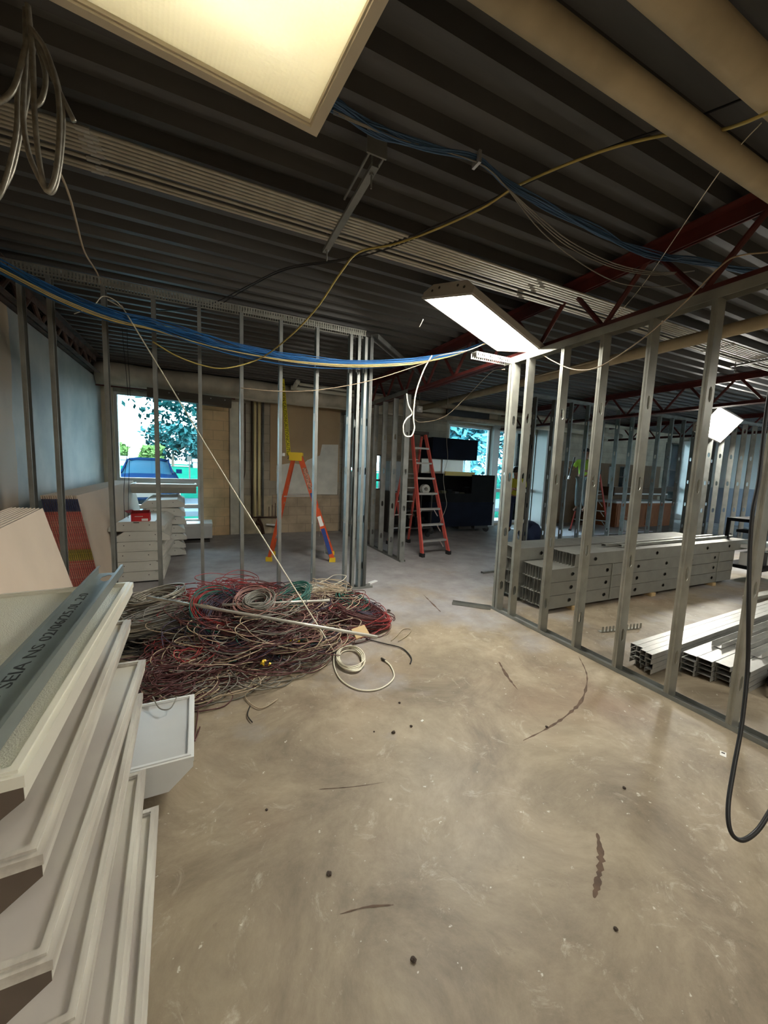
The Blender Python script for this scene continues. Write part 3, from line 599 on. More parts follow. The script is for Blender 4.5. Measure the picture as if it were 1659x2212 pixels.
# ================================================================ ladders
def stepladder(label, M, H, wf, wt, depth, nst, rail, cap, step, feet, rearw=None, tools=False):
    t = thing('step_ladder', label, 'ladder', M=M)
    F = lambda s, z, w0=wf: s * (w0/2 + (wt/2 - w0/2) * z / H)
    yf = lambda z: -depth*.60 + (depth*.60 - .05) * z / H
    yr = lambda z: depth*.40 - (depth*.40 - .05) * z / H
    for s in (-1, 1):
        a = Vector((F(s,.0), yf(.0), .05)); c = Vector((F(s,H), yf(H), H-.02))
        b = MB(); b.bar(a, c, .028, .075, up=(0,1,.2)); b.build('front_rail', rail, t)
        rw = rearw or wf*.82
        a2 = Vector((s*rw/2, yr(0), .05)); c2 = Vector((s*(wt/2-.01), yr(H), H-.05)); MB().bar(a2, c2, .024, .05, up=(0,1,-.2)).build('rear_rail', rail, t)
        for q in (a, a2): MB().box(q.x-.03, q.x+.03, q.y-.05, q.y+.05, 0, .07).build('foot', feet, t)
    for i in range(1, nst+1):
        z = i * H/(nst+1.0); y = yf(z); x = abs(F(1, z)) - .01
        b = MB(); b.box(-x, x, y-.045, y+.045, z-.004, z+.004); b.box(-x, x, y-.045, y-.041, z-.03, z); b.box(-x, x, y+.041, y+.045, z-.02, z); b.build('step', step, t)
        if i <= 3:
            for s in (-1, 1): MB().bar((s*x, y+.03, z-.16), (s*(x-.12), y+.03, z-.005), .004, .018).build('step_brace', step, t)
    for i in range(1, nst, 1):
        z = i*H/(nst+1.0) + .06; y = yr(z); x = (wf*.41 + (wt/2 - wf*.41)*z/H); MB().bar((-x, y, z), (x, y, z), .03, .02).build('rear_bar', step, t)
    for s in (-1, 1):
        z = H*.62; MB().bar((F(s,z)*.98, yf(z), z), (F(s,z)*.93, yr(z), z-.02), .004, .02).build('spreader', step, t)
    b = MB(); b.box(-wt/2-.05, wt/2+.05, -.10, .12, H-.02, H+.03); b.box(-wt/2-.045, -wt/2+.0, -.09, .11, H-.10, H-.02); b.box(wt/2, wt/2+.045, -.09, .11, H-.10, H-.02); b.build('top_cap', cap, t)
    return t
redt = stepladder('tall red fibreglass step ladder with aluminium steps standing in the doorway', Matrix.Translation((3.80, 6.67, 0)) @ Matrix.Rotation(.11, 4, 'Z'), 2.28, .62, .32, 1.25, 7, redf, darkm, alum, blackm)
# the orange ladder is seen from its side
ol = stepladder('orange fibreglass step ladder with yellow top and blue label behind the left partition', Matrix.Translation((1.40, 6.42, 0)) @ Matrix.Rotation(math.radians(74), 4, 'Z'), 1.74, .52, .28, 1.02, 5, orange, yellowp, alum, yellowp)
for z0, z1, m, nm in ((.10,.52, bluep, 'blue_label'), (.56, .72, paper, 'white_label'), (.92, 1.10, bluep, 'blue_label'), (1.15, 1.5, mat('orange label', (.62,.30,.2), .5, 0, .8, 60), 'orange_label')):
    for s in (-1,):
        F = lambda z: s*(.26 + (.14-.26)*z/1.74); yf = lambda z: -1.02*.60 + (1.02*.60-.05)*z/1.74
        MB().bar((F(z0)-.016, yf(z0), z0+.03), (F(z1)-.016, yf(z1), z1+.03), .003, .062, up=(0,1,.2)).build(nm, m, ol)
b = MB(); b.disc((-.0, 0, 0), (0,0,1), .035, .05); o = b.build('tape_roll', paper); o.location = (1.16, 6.35, 1.73); tag(o, 'small white roll taped at the left end of the orange ladder top', 'tape roll')
tag(redt, None)
t2 = stepladder('red step ladder with aluminium steps that the worker in the green shirt stands on', Matrix.Translation((10.0, 7.45, 0)) @ Matrix.Rotation(1.9, 4, 'Z'), 1.75, .66, .32, 1.3, 5, redf, darkm, alum, blackm)
tape_m = mat('yellow caution tape', (.70,.60,.03), .5)
t = thing('caution_tape', 'yellow caution tape with black letters hanging down to the orange ladder top', 'tape'); TA, TB = at(610,818,'y',7.0), at(624,984,'y',6.5); pts = [TA.lerp(TB, k/5) for k in range(6)]
P = spline(pts, 5); b = MB(); w = .034; dirx = Vector((.906,-.422,0))
vs = []
for p in P: vs += [p - dirx*w, p + dirx*w]
b.add(vs, [(2*i, 2*i+1, 2*i+3, 2*i+2) for i in range(len(P)-1)]); b.add([Vector(q)+Vector((0,.0006,0)) for q in vs], [(2*i, 2*i+1, 2*i+3, 2*i+2) for i in range(len(P)-1)]); b.build('tape_strip', tape_m, t)
tot = (P[-1]-P[0]).length
for k in range(4):
    f0 = .10 + .235*k; i0 = min(int(f0*(len(P)-1)), len(P)-2); p = P[i0]; d = (P[i0+1]-p).normalized()
    nrm = dirx.cross(d).normalized(); 
    dx = (dirx - d*dirx.dot(d)).normalized(); nn = d.cross(dx)
    Mx = Matrix.Translation(p + nn*.004) @ Matrix((d, dx, nn)).transposed().to_4x4()
    text_mesh('CAUTION', .075, 'caution_text', ink, t, Mx @ Matrix.Translation((0,-.026,0)), align='LEFT')

# ================================================================ stud bundle and track bundles
def long_stud(L, c=.35):
    b = MB(); hw = .076; t_ = .002
    z = 0
    b.box(0, t_, -hw, -.022, 0, L); b.box(0, t_, .022, hw, 0, L)
    while c < L-.1:
        b.box(0, t_, -.022, .022, z, c-.03)
        for q in (-1,1):
            for e in (-1,1): b.prism([(q*.022, c+e*.03), (q*.022, c+e*.01), (q*.008, c+e*.03)], 0, t_, 'x')
        z = c+.03; c += .61
    b.box(0, t_, -.022, .022, z, L)
    for q in (-1,1): b.box(0, .038, *sorted((q*hw, q*(hw-t_))), 0, L); b.box(.036, .038, *sorted((q*hw, q*(hw-.012))), 0, L)
    return b
ROT = Matrix(((0,0,1,0),(1,0,0,0),(0,1,0,0),(0,0,0,1)))    # stud length along x, web vertical, flange along y
ls = None
lsv = {}
def put_stud(x, y, z, label, group, odd=0):
    if odd not in lsv: o = lsv[odd] = long_stud(3.95, .35 + .3*odd).build('bundled_stud', studst)
    else: o = lsv[odd].copy(); COL.objects.link(o)
    o.matrix_world = Matrix.Translation((x, y, z)) @ ROT @ Matrix.Scale(1, 4)
    tag(o, label, 'metal stud', group)
rnd = random.Random(3)
LAY = ['bottom layer', 'second layer', 'third layer', 'top layer']
for l in range(4):
    for k in range(10):
        if l == 3 and k > 8: continue
        x = 3.50 + rnd.uniform(-.012,.012) if l < 3 else 3.88 + rnd.uniform(-.01,.01)
        put_stud(x, 3.0 + .042*k, .05 + .076 + .154*l, 'long grey stud in the front bundle, ' + LAY[l] + ', ' + (('front face' if k == 0 else ORD[k] + ' from the front')), 'studs in the front bundle', k % 2)
    for k in range(10):
        x = 3.46 + rnd.uniform(-.02,.02)
        put_stud(x, 3.44 + .042*k, .05 + .076 + .154*l, 'long grey stud in the rear bundle, ' + LAY[l] + ', ' + ORD[k] + ' from the front', 'studs in the rear bundle', k % 2)
for i, x in enumerate((3.9, 5.4, 6.9)):
    tag(MB().box(x, x+.09, 2.98, 3.86, 0, .047).build('wood_block', mat('pale lumber', (.5,.36,.18), .8)), 'pale wood runner under the stud bundles, ' + ['near their left end', 'at mid length', 'near their right end'][i], 'wood block', 'runners under the stud bundle')
for i, x in enumerate((4.55, 6.2, 7.0)):
    b = MB(); b.box(x, x+.012, 2.991, 2.994, .05, .512); b.box(x, x+.012, 2.994, 3.42, .512, .514)
    tag(b.build('steel_band', galv), 'thin steel strap around the front bundle, ' + ORD[i] + ' from the left', 'strap', 'straps on the stud bundle')
for i, (x, y, L) in enumerate(((4.9, 3.16, 2.9), (4.7, 3.24, 2.8))):
    o = track_mb(L, w=.06, up=-1).build('loose_track', galv); o.location = (x, y, .665+.036+.0*i); o.rotation_euler = (0,0,.02*(i+1)); tag(o, 'loose steel track lying on top of the stud bundle, ' + ['nearer the camera', 'farther back'][i], 'metal track')
# silver tracks on the floor at right
def chan(L, w, h=.038):
    b = MB(); t_ = .0022; b.box(0, L, -w/2, w/2, h-t_, h)
    for q in (-1,1): b.box(0, L, *sorted((q*w/2, q*(w/2-t_))), 0, h)
    return b
cs = {}
def put_chan(x, y, z, L, w, rz, label, group, m=galv_l, M=None):
    k = (L, w)
    if k in cs: o = cs[k].copy(); COL.objects.link(o)
    else: o = cs[k] = chan(L, w).build('steel_track', m)
    o.location = (x, y, z); o.rotation_euler = (0, 0, rz); tag(o, label, 'metal track', group)
for l in range(4):
    for k in range(4):
        put_chan(3.17 + .03*rnd.random() + .018*k, 1.72 + .052*k, .005 + .042*l + .02, 3.1, .048, .055, 'narrow bright track in the left floor bundle, layer %s, %s from the near side' % (['one','two','three','top'][l], ORD[k]), 'narrow tracks on the floor')
for l in range(4):
    for k in range(4):
        put_chan(3.62 - .04*k + .04*rnd.random(), 1.32 + .098*k, .005 + .042*l, 3.1, .094, .055, 'wide bright track in the middle floor bundle, layer %s, %s from the near side' % (['one','two','three','top'][l], ORD[k]), 'wide tracks on the floor')
for k, (x, y, z) in enumerate(((3.9, 1.60, .175), (4.05, 1.50, .175), (4.0, 1.38, .175))):
    o = track_mb(2.8, w=.07, up=1, lip=.04).build('steel_track', galv_l); o.location = (x, y, z); o.rotation_euler = (0,0,.05); tag(o, 'bright track lying open side up on the middle bundle, ' + ['farthest', 'middle one', 'nearest'][k], 'metal track', 'upturned tracks')
for k in range(5):
    put_chan(3.75 + .07*k, 1.05 + .05*k, .0 + .042*(k % 3), 3.0, .05, .02 + .02*k, 'dull track in the loose heap nearest the right partition, ' + ORD[k], 'loose dull tracks')
for k in range(6):
    o = MB().tube(spline([(3.72+.05*k, 1.15+.03*k, .03), (3.85+.04*k, 1.22, .14), (4.0, 1.1+.04*k, .10), (4.2+.05*k, 1.25, .02)], 5), .012, 6).build('black_hose', blackm); tag(o, 'short black hose piece in the heap behind the nearest stud, ' + ORD[k], 'hose', 'black hose pieces')
b = MB(); x = 0
while x < .5: b.box(x, x+.025, 0, .002, .004, .06); x += .045
b.box(0, .5, 0, .002, 0, .008); b.box(0, .5, 0, .05, 0, .002); o = b.build('slotted_strip', galv); o.location = (3.62, 2.42, .002); o.rotation_euler = (0,0,-.15); tag(o, 'slotted steel strip lying on the floor between the bundles', 'metal strip')
b = MB(); b.box(0, 1.6, 0, .09, 0, .04); o = b.build('steel_track', galv); o.location = (5.9, 2.15, .16); tag(o, 'bright track end showing past the nearest stud at the right edge', 'metal track')

# ================================================================ small litter
def slab_piece(pos, s, m, name, label, cat, rz=0, h=.002):
    b = MB(); b.box(-s[0]/2, s[0]/2, -s[1]/2, s[1]/2, 0, h); o = b.build(name, m); o.location = pos; o.rotation_euler = (0,0,rz); return tag(o, label, cat)
o = slab_piece(at(1562,1629), (.05,.028), paper, 'paper_scrap', 'small white printed paper scrap on the floor near the right track', 'paper', .4)
MB().box(.002, .016, -.008, .008, .002, .0024).build('printed_mark', darkm, o)
crumb = mat('dirt crumb', (.05,.035,.025), .9)
def rock(px, r, label):
    bm = bmesh.new(); bmesh.ops.create_icosphere(bm, subdivisions=2, radius=r)
    for v in bm.verts: v.co *= 1 + rnd.uniform(-.25,.25); v.co.z *= .6
    me = bpy.data.meshes.new('dirt_clod'); bm.to_mesh(me); bm.free(); me.materials.append(crumb); o = bpy.data.objects.new('dirt_clod', me); COL.objects.link(o); p = at(*px); o.location = (p.x, p.y, r*.4); tag(o, label, 'dirt', 'dirt clods on the floor')
for px, r, lb in (((1181,1571),.009,'beside the curved brown smear'), ((850,1583),.011,'left of the pair in mid floor'), ((888,1570),.009,'right of the pair in mid floor'), ((808,1581),.006,'tiny one left of the mid floor pair'), ((1348,1703),.008,'below and left of the paper scrap'), ((711,1889),.010,'in the lower middle of the floor'), ((1330,2008),.007,'right of the dark smear at the bottom'), ((863,1519),.008,'just below the white coil'), ((840,1320),.02,'right of the wire pile top'), ((576,1750),.006,'left lower floor near the fixtures'), ((893,2075),.009,'at the bottom centre')):
    rock(px, r, 'small dark dirt clod ' + lb)
o = slab_piece(at(805,1258), (.16,.05), whiteN, 'plaster_chip', 'white chip lying at the foot of the left partition end post', 'debris', .5, .012)
o = slab_piece(at(912,1557), (.02,.012), paper, 'paper_scrap', 'tiny pale scrap in the middle of the floor', 'paper', .4)
# ================================================================ tool chests and the doorway room
chest = mat('black chest enamel', (.010,.011,.012), .6, 0, .3, 3, spec=.08); chest2 = mat('dark blue chest enamel', (.008,.011,.022), .6, 0, .3, 3, spec=.08)
t = thing('tool_chest', 'big black rolling tool chest with raised lid and yellow strip below the blue far window', 'tool chest', (0, 0, 0))
X0, X1, Y0, Y1 = 4.95, 6.93, 7.95, 8.55
b = MB(); b.box(X0, X1, Y0, Y1, .18, .80); b.box(X0-.01, X1+.01, Y0-.012, Y0, .74, .80); b.box(X0+.03, X1-.03, Y0-.006, Y0, .22, .70); b.build('body', chest2, t)
b = MB(); b.box(X0, X1, Y1-.02, Y1, .8, 1.5); b.box(X1-.02, X1, Y0, Y1-.02, .8, 1.5); b.box(X0, X0+.02, Y0, Y1-.02, .8, 1.5); b.box(X0, X1, Y0, Y0+.02, .8, 1.02); b.box(X0+.02,X1-.02,Y0+.02,Y1-.02,.8,.82); b.box(6.2, X1, Y0, Y0+.02, 1.02, 1.5); b.build('upper_bin', chest, t)
MB().box(X0, 6.28, 7.92, 8.46, 1.86, 2.36).build('raised_lid', chest2, t)
MB().box(X0, 6.22, 8.4, 8.42, 1.5, 1.86).build('inner_panel', mat('pale inner panel', (.55,.5,.42), .35, .3), t)
MB().box(5.4, 6.3, 7.99, 8.02, 1.46, 1.56).build('yellow_strip', mat('yellow rail', (.5,.36,.01), .4), t)
for s in (5.2, 5.55): MB().box(s, s+.03, 8.36, 8.4, 1.5, 1.86).build('gas_strut', alum, t)
for i, (x, y) in enumerate(((5.1, 8.05), (6.82, 8.05), (5.1, 8.42), (6.82, 8.42))):
    w_ = MB().disc((x, y, .075), (.3,1,0), .075, .04, 16).build('caster_wheel', blackm, t); MB().box(x-.03, x+.03, y-.04, y+.04, .08, .18).build('caster_fork', darkm, w_)
for k in range(2): MB().box(5.9 + .5*k, 6.3 + .5*k, 8.0, 8.4, .10, .17).build('skid_foot', darkm, t)
# chest contents: separate things inside the open bin
for i in range(9):
    x = 5.1 + .19*i; b = MB(); h = rnd.uniform(.10, .38); b.box(-.07, .07, -.08, .08, 0, h); b.box(-.03, .03, -.10, -.08, h*.3, h*.6)
    o = b.build('tool_case', [chest, darkm, mat('olive tool case', (.06,.06,.02), .6)][i % 3]); o.location = (x, 8.2, .82); o.rotation_euler = (0, 0, rnd.uniform(-.3,.3)); tag(o, 'dark tool case inside the open bin of the black chest, ' + ORD[i] + ' from the left', 'tool case', 'cases in the tool chest')
t = thing('tool_cart', 'low black rolling cart behind the left rail of the red ladder', 'cart', (0,0,0))
for z in (.22, .62, 1.0): MB().box(4.0, 4.85, 7.6, 8.15, z, z+.03).build('shelf', galv_d if z > .9 else darkm, t)
for x in (4.02, 4.8):
    for y in (7.62, 8.1): MB().box(x, x+.03, y, y+.03, .12, 1.0).build('post', darkm, t)
for x in (4.08, 4.78): MB().disc((x, 7.68, .06), (0,1,0), .06, .035, 14).build('wheel', blackm, t)
MB().bar((3.98, 7.6, .45), (3.82, 7.5, 1.05), .04, .03).build('red_handle', redf, t)
for i, (x, w_, h_) in enumerate(((4.15,.22,.18),(4.45,.25,.22),(4.66,.15,.12))): 
    o = MB().box(0, w_, 0, .25, 0, h_).box(w_*.3, w_*.7, .1, .14, h_, h_+.03).build('tool_case', chest); o.location = (x, 7.72, .25); tag(o, 'black case on the lower shelf of the rolling cart, ' + ['left', 'middle', 'right'][i] + ' one', 'tool case', 'cases on the rolling cart')
t = thing('paper_roll', 'white roll standing on its rim on the rolling cart behind the red ladder', 'roll', (4.62, 7.64, 1.14)); b = MB()
ring = [(math.cos(a)*.10, math.sin(a)*.10) for a in [2*PI*k/20 for k in range(20)]]
b.tube([(0,-.06,0), (0,.06,0)], .105, 20, caps=False); b.tube([(0,-.06,0), (0,.06,0)], .045, 20, caps=False)
for y in (-.06, .06):
    vs = [(math.cos(2*PI*k/20)*.105, y, math.sin(2*PI*k/20)*.105) for k in range(20)] + [(math.cos(2*PI*k/20)*.045, y, math.sin(2*PI*k/20)*.045) for k in range(20)]; b.add(vs, [(k, (k+1)%20, 20+(k+1)%20, 20+k) for k in range(20)])
b.build('roll', mat('masking paper', (.66,.64,.58), .7), t)
pb = mat('pale blue carton', (.42,.47,.50), .6)
for i in range(3):
    o = MB().box(0, .45, 0, .4, 0, .24).box(.18,.27,-.002,0,0,.24).build('carton', pb); o.location = (4.15, 8.55, 1.03-.0 + .245*i); tag(o, 'pale blue grey carton stacked against the far wall behind the red ladder, ' + ['lowest', 'middle', 'top'][i], 'carton', 'pale cartons')
o = MB().box(4.1, 4.7, 8.5, 8.98, 0, 1.02).box(4.12, 4.68, 8.49, 8.5, .5, .52).build('cabinet', darkm); tag(o, 'dark cabinet against the far wall carrying the pale cartons', 'cabinet')
t = thing('junction_box', 'small bright metal electrical box dangling above the red ladder', 'electrical box', at(905,884,'y',6.0)); MB().box(-.055,.055,-.03,.03,-.05,.05).build('box', galv_l, t); MB().tube([(0,0,.04), (0,0,ZD - t.location.z)], .005, 6).build('cable', wireg, t); MB().disc((0,-.032,0),(0,1,0),.02,.006).build('knockout', paper, t)
t = thing('cloth_bag', 'dark blue cloth bag slumped on the floor behind the right partition', 'bag', (6.95, 6.62, 0))
bm = bmesh.new(); bmesh.ops.create_uvsphere(bm, u_segments=20, v_segments=14, radius=1)
for v in bm.verts:
    c = v.co; f = 1 + .13*math.sin(c.x*5+c.z*3) + .07*math.sin(c.y*9); c.x *= .30*f; c.y *= .22*f; c.z = (c.z*.24 + .20)*(1.1 - .35*c.x); c.z = max(0.0, c.z)
me = bpy.data.meshes.new('sack'); bm.to_mesh(me); bm.free(); me.materials.append(denim); me.polygons.foreach_set('use_smooth', [True]*len(me.polygons)); o = bpy.data.objects.new('sack', me); COL.objects.link(o); o.parent = t
MB().tube(spline([(-.2,-.1,.25), (-.1,-.15,.42), (.1,-.12,.40), (.2,-.08,.22)], 5), .014, 6).build('strap', denim, t)
MB().tube(spline([(-.28,-.1,.03), (-.38,-.2,.02), (-.3,-.3,.02)], 5), .012, 6).build('strap', denim, t)
wd = mat('orange brown wood', (.30,.10,.03), .45, 0, .3, 4, stretch=(6,1,1)); cream = mat('cream worktop', (.70,.72,.70), .35)
t = thing('counter_unit', 'orange brown wooden counter with pale top below the far multi pane window', 'counter', (0,0,0))
MB().box(11.6, 14.6, 7.7, 8.4, 0, .78).build('body', wd, t); MB().box(11.5, 14.7, 7.65, 8.45, .78, .84).build('worktop', cream, t)
for k in range(4): MB().box(11.65+.72*k, 12.32+.72*k, 7.685, 7.7, .06, .72).build('door', wd, t)
t = thing('shelf_unit', 'brown wooden wall shelf with a pale front edge left of the multi pane window', 'shelf', (0,0,0)); MB().box(12.6, 15.6, 8.5, 8.98, .95, 1.25).build('shelf_box', mat('dark brown wood', (.10,.05,.02), .5), t); MB().box(12.6, 15.6, 8.46, 8.5, 1.0, 1.05).build('edge', cream, t)
o = MB().box(7.8, 12.2, 6.9, 7.1, .0, .02).box(7.8,12.2,7.1,8.3,.012,.02).build('floor_sheet', mat('white protective sheet', (.66,.66,.70), .5)); tag(o, 'white protective sheet on the floor under the second red ladder', 'floor sheet')
t = thing('waste_bin', 'small white bucket on the floor beyond the long far partition', 'bucket', (11.3, 7.2, .02)); MB().tube([(0,0,0), (0,0,.30)], [.12,.15], 16).build('pail', paper, t); MB().tube([(math.cos(a)*.15,0,.28+math.sin(a)*.12) for a in [PI*k/8 for k in range(9)]], .004, 5).build('handle', galv, t)
t = thing('rolling_cart', 'dark rolling cart cut off by the right edge of the photo', 'cart', (7.62, 2.72, 0))
for z, m in ((.22, chest), (.55, whiteN), (.95, chest)): MB().box(0, .9, 0, .5, z, z+.05).build('shelf', m, t)
for x in (.0, .86):
    for y in (0, .46): MB().box(x, x+.04, y, y+.04, .12, .95).build('post', chest, t)
for x in (.04, .8): w_ = MB().disc((x, .04, .06), (0,1,0), .06, .03, 16).build('caster_wheel', blackm, t); MB().disc((x, .02, .06), (0,1,0), .025, .012, 10).build('hub', alum, w_)
MB().box(-.15, .05, .1, .3, .80, .84).build('side_tray', chest, t)
for k in range(4): 
    o = MB().box(0, .18, 0, .2, 0, .20).box(.05,.13,-.002,0,.05,.15).build('supply_box', [paper, darkm][k % 2]); o.location = (7.68+.2*k, 2.82, .27); tag(o, 'box on the lowest shelf of the right edge cart, ' + ORD[k] + ' from the left', 'box', 'boxes on the dark cart')

# ================================================================ people
def skinned(name, J, E, m, parent, sub=2, root=0):
    me = bpy.data.meshes.new(name); names = list(J); idx = {n: i for i, n in enumerate(names)}
    me.from_pydata([J[n][0] for n in names], [(idx[a], idx[b]) for a, b in E], [])
    o = bpy.data.objects.new(name, me); COL.objects.link(o); md = o.modifiers.new('s', 'SKIN'); md.use_smooth_shade = True
    for i, n in enumerate(names):
        r = J[n][1]; r = r if isinstance(r, tuple) else (r, r); me.skin_vertices[0].data[i].radius = r; me.skin_vertices[0].data[i].use_root = (i == root)
    o.modifiers.new('b', 'SUBSURF').levels = sub
    bpy.context.view_layer.update(); m2 = bpy.data.meshes.new_from_object(o.evaluated_get(bpy.context.evaluated_depsgraph_get())); bpy.data.objects.remove(o)
    m2.materials.clear(); m2.materials.append(m); m2.polygons.foreach_set('use_smooth', [True]*len(m2.polygons)); q = bpy.data.objects.new(name, m2); COL.objects.link(q); q.parent = parent; return q
def person(label, loc, rz, J, shirt, pants, hat=None, vest=None):
    # J: joint positions for a figure facing -y
    t = thing('person', label, 'person', loc, rz=rz); V = {k: Vector(v) for k, v in J.items()}
    R = dict(pelvis=(.13,.10), belly=(.125,.095), chest=(.145,.105), neck=.048, head0=.07, head1=(.082,.095), head2=(.055,.07), shL=.055, shR=.055, elL=.040, elR=.040, wrL=.026, wrR=.026, hipL=.085, hipR=.085, knL=.056, knR=.056, anL=.038, anR=.038, toL=.035, toR=.035, haL=(.036,.02), haR=(.036,.02))
    E = [('pelvis','belly'),('belly','chest'),('chest','neck'),('neck','head0'),('head0','head1'),('head1','head2')]
    for s in 'LR': E += [('chest','sh'+s),('sh'+s,'el'+s),('el'+s,'wr'+s),('wr'+s,'ha'+s),('pelvis','hip'+s),('hip'+s,'kn'+s),('kn'+s,'an'+s),('an'+s,'to'+s)]
    D = {k: (V[k], R[k]) for k in R}
    for s in 'LR':
        w, h = V['wr'+s], V['ha'+s]; d = (h-w).normalized(); sd = d.cross(Vector((0,1,0))); sd = (sd if sd.length > .2 else d.cross(Vector((1,0,0)))).normalized(); up = d.cross(sd)
        for k in range(4):
            a = 'f%s%d' % (s, k); o0 = h + sd*(k-1.5)*.019; l = [.055,.065,.06,.045][k]
            D[a+'a'] = (o0 + d*l*.6, .0095); D[a+'b'] = (o0 + d*l + up*.015, .0085); D[a+'c'] = (o0 + d*l*1.15 + up*.035, .007); E += [('ha'+s, a+'a'), (a+'a', a+'b'), (a+'b', a+'c')]
        D['t'+s+'a'] = (w + d*.04 - sd*.045, .011); D['t'+s+'b'] = (w + d*.075 - sd*.055 + up*.01, .009); E += [('wr'+s, 't'+s+'a'), ('t'+s+'a', 't'+s+'b')]
    body = skinned('body', D, E, skin, t)
    up = (V['head2']-V['head0']).normalized(); hc = V['head1']; f = Vector((0,-1,0)); f = (f - up*f.dot(up)).normalized(); sdv = up.cross(f)
    b = MB(); b.tube([hc + f*.088 + up*.02, hc + f*.108 - up*.02, hc + f*.09 - up*.03], [.008,.014,.010], 8); b.build('nose', skin, body, True)
    for s in (-1, 1):
        MB().disc(hc + f*.088 + sdv*s*.032 + up*.012, f, .010, .012, 10).build('eye', darkm, body); MB().disc(hc + sdv*s*.083 - up*.005, sdv, .026, .016, 10).build('ear', skin, body)
    MB().bar(hc + f*.092 - up*.055 - sdv*.022, hc + f*.092 - up*.055 + sdv*.022, .006, .006).build('mouth', redm, body)
    g = lambda k, r: (V[k], r)
    skinned('shirt', {'pelvis': g('pelvis',(.145,.12)), 'belly': g('belly',(.145,.115)), 'chest': g('chest',(.165,.125)), 'n': (V['chest'].lerp(V['neck'], .75), .07), 'shL': g('shL',.075), 'shR': g('shR',.075), 'aL': (V['shL'].lerp(V['elL'],.75), .062), 'aR': (V['shR'].lerp(V['elR'],.75), .062)},
            [('pelvis','belly'),('belly','chest'),('chest','n'),('chest','shL'),('chest','shR'),('shL','aL'),('shR','aR')], shirt, t)
    skinned('trousers', {'pelvis': (V['pelvis'] - Vector((0,0,.02)),(.14,.115)), 'hipL': g('hipL',.10), 'hipR': g('hipR',.10), 'knL': g('knL',.073), 'knR': g('knR',.073), 'anL': (V['anL'].lerp(V['knL'],.08), .062), 'anR': (V['anR'].lerp(V['knR'],.08), .062)},
            [('pelvis','hipL'),('pelvis','hipR'),('hipL','knL'),('hipR','knR'),('knL','anL'),('knR','anR')], pants, t)
    for s in 'LR': skinned('boot', {'a': (V['an'+s] + Vector((0,.02,.02)), .055), 'b': (V['an'+s] + Vector((0,.015,-.03)), (.05,.045)), 'c': (V['to'+s], (.048,.038))}, [('a','b'),('b','c')], darkm, t)
    bm = bmesh.new(); bmesh.ops.create_uvsphere(bm, u_segments=18, v_segments=10, radius=.108)
    bmesh.ops.delete(bm, geom=[v for v in bm.verts if v.co.z < (-.005 if hat else -.03)], context='VERTS')
    for v in bm.verts: v.co.y *= 1.14
    me = bpy.data.meshes.new('hair'); bm.to_mesh(me); bm.free(); me.materials.append(hat or hairm); o = bpy.data.objects.new('hard_hat' if hat else 'hair', me); COL.objects.link(o); o.parent = t
    o.location = hc + up*.035 - f*.012; o.rotation_euler = up.to_track_quat('Z','Y').to_euler()
    md = o.modifiers.new('t', 'SOLIDIFY'); md.thickness = .006
    if hat: b = MB(); b.disc((0,-.09,-.004), (0,0,1), .085, .006, 18); b.build('brim', hat, o); MB().bar((-.06,0,-.005), (.06,0,-.005), .23, .03).build('hat_band', hairm, o)
    return t
def pose(**k):
    J = dict(pelvis=(0,0,.96), belly=(0,0,1.10), chest=(0,.0,1.32), neck=(0,0,1.47), head0=(0,-.01,1.55), head1=(0,-.015,1.64), head2=(0,-.005,1.72), shL=(.19,0,1.40), shR=(-.19,0,1.40), elL=(.24,-.02,1.12), elR=(-.24,-.02,1.12), wrL=(.22,-.20,1.0), wrR=(-.22,-.2,1.0), haL=(.20,-.27,.99), haR=(-.2,-.27,.99),
             hipL=(.10,0,.90), hipR=(-.10,0,.90), knL=(.11,-.02,.50), knR=(-.11,-.02,.50), anL=(.12,.02,.10), anR=(-.12,.02,.10), toL=(.13,-.13,.04), toR=(-.13,-.13,.04))
    J.update(k); return J
person('person in yellow vest and dark hat standing by the far window with head bowed', (7.45, 7.70, 0), math.radians(-60), pose(neck=(0,-.03,1.47), head0=(0,-.08,1.54), head1=(0,-.12,1.62), head2=(0,-.13,1.70), elL=(.22,-.05,1.13), elR=(-.22,-.05,1.13), wrL=(.06,-.24,1.16), wrR=(-.06,-.24,1.14), haL=(.02,-.31,1.18), haR=(-.02,-.31,1.15)), hivy, denim, hat=mat('black hard hat', (.015,.015,.018), .3))
person('person in bright green T-shirt and grey trousers standing on the second red ladder', (9.62, 7.42, .57), math.radians(-75), pose(wrR=(-.20,-.38,1.20), haR=(-.19,-.46,1.22), elR=(-.27,-.14,1.18), wrL=(.18,-.36,1.14), haL=(.17,-.44,1.16), elL=(.26,-.12,1.14), knL=(.11,-.12,.52), anL=(.12,-.02,.12), toL=(.13,-.17,.04)), hivis, greyc)
t = thing('power_tool', 'dark pole tool held by the person on the second red ladder', 'tool', (9.10,7.44,1.80)); MB().tube([(-.02,0,-.25), (.12,0,.28)], .02, 8).build('shaft', darkm, t); MB().tube([(-.04,0,-.32), (-.02,0,-.24)], .026, 8).build('tip', alum, t)

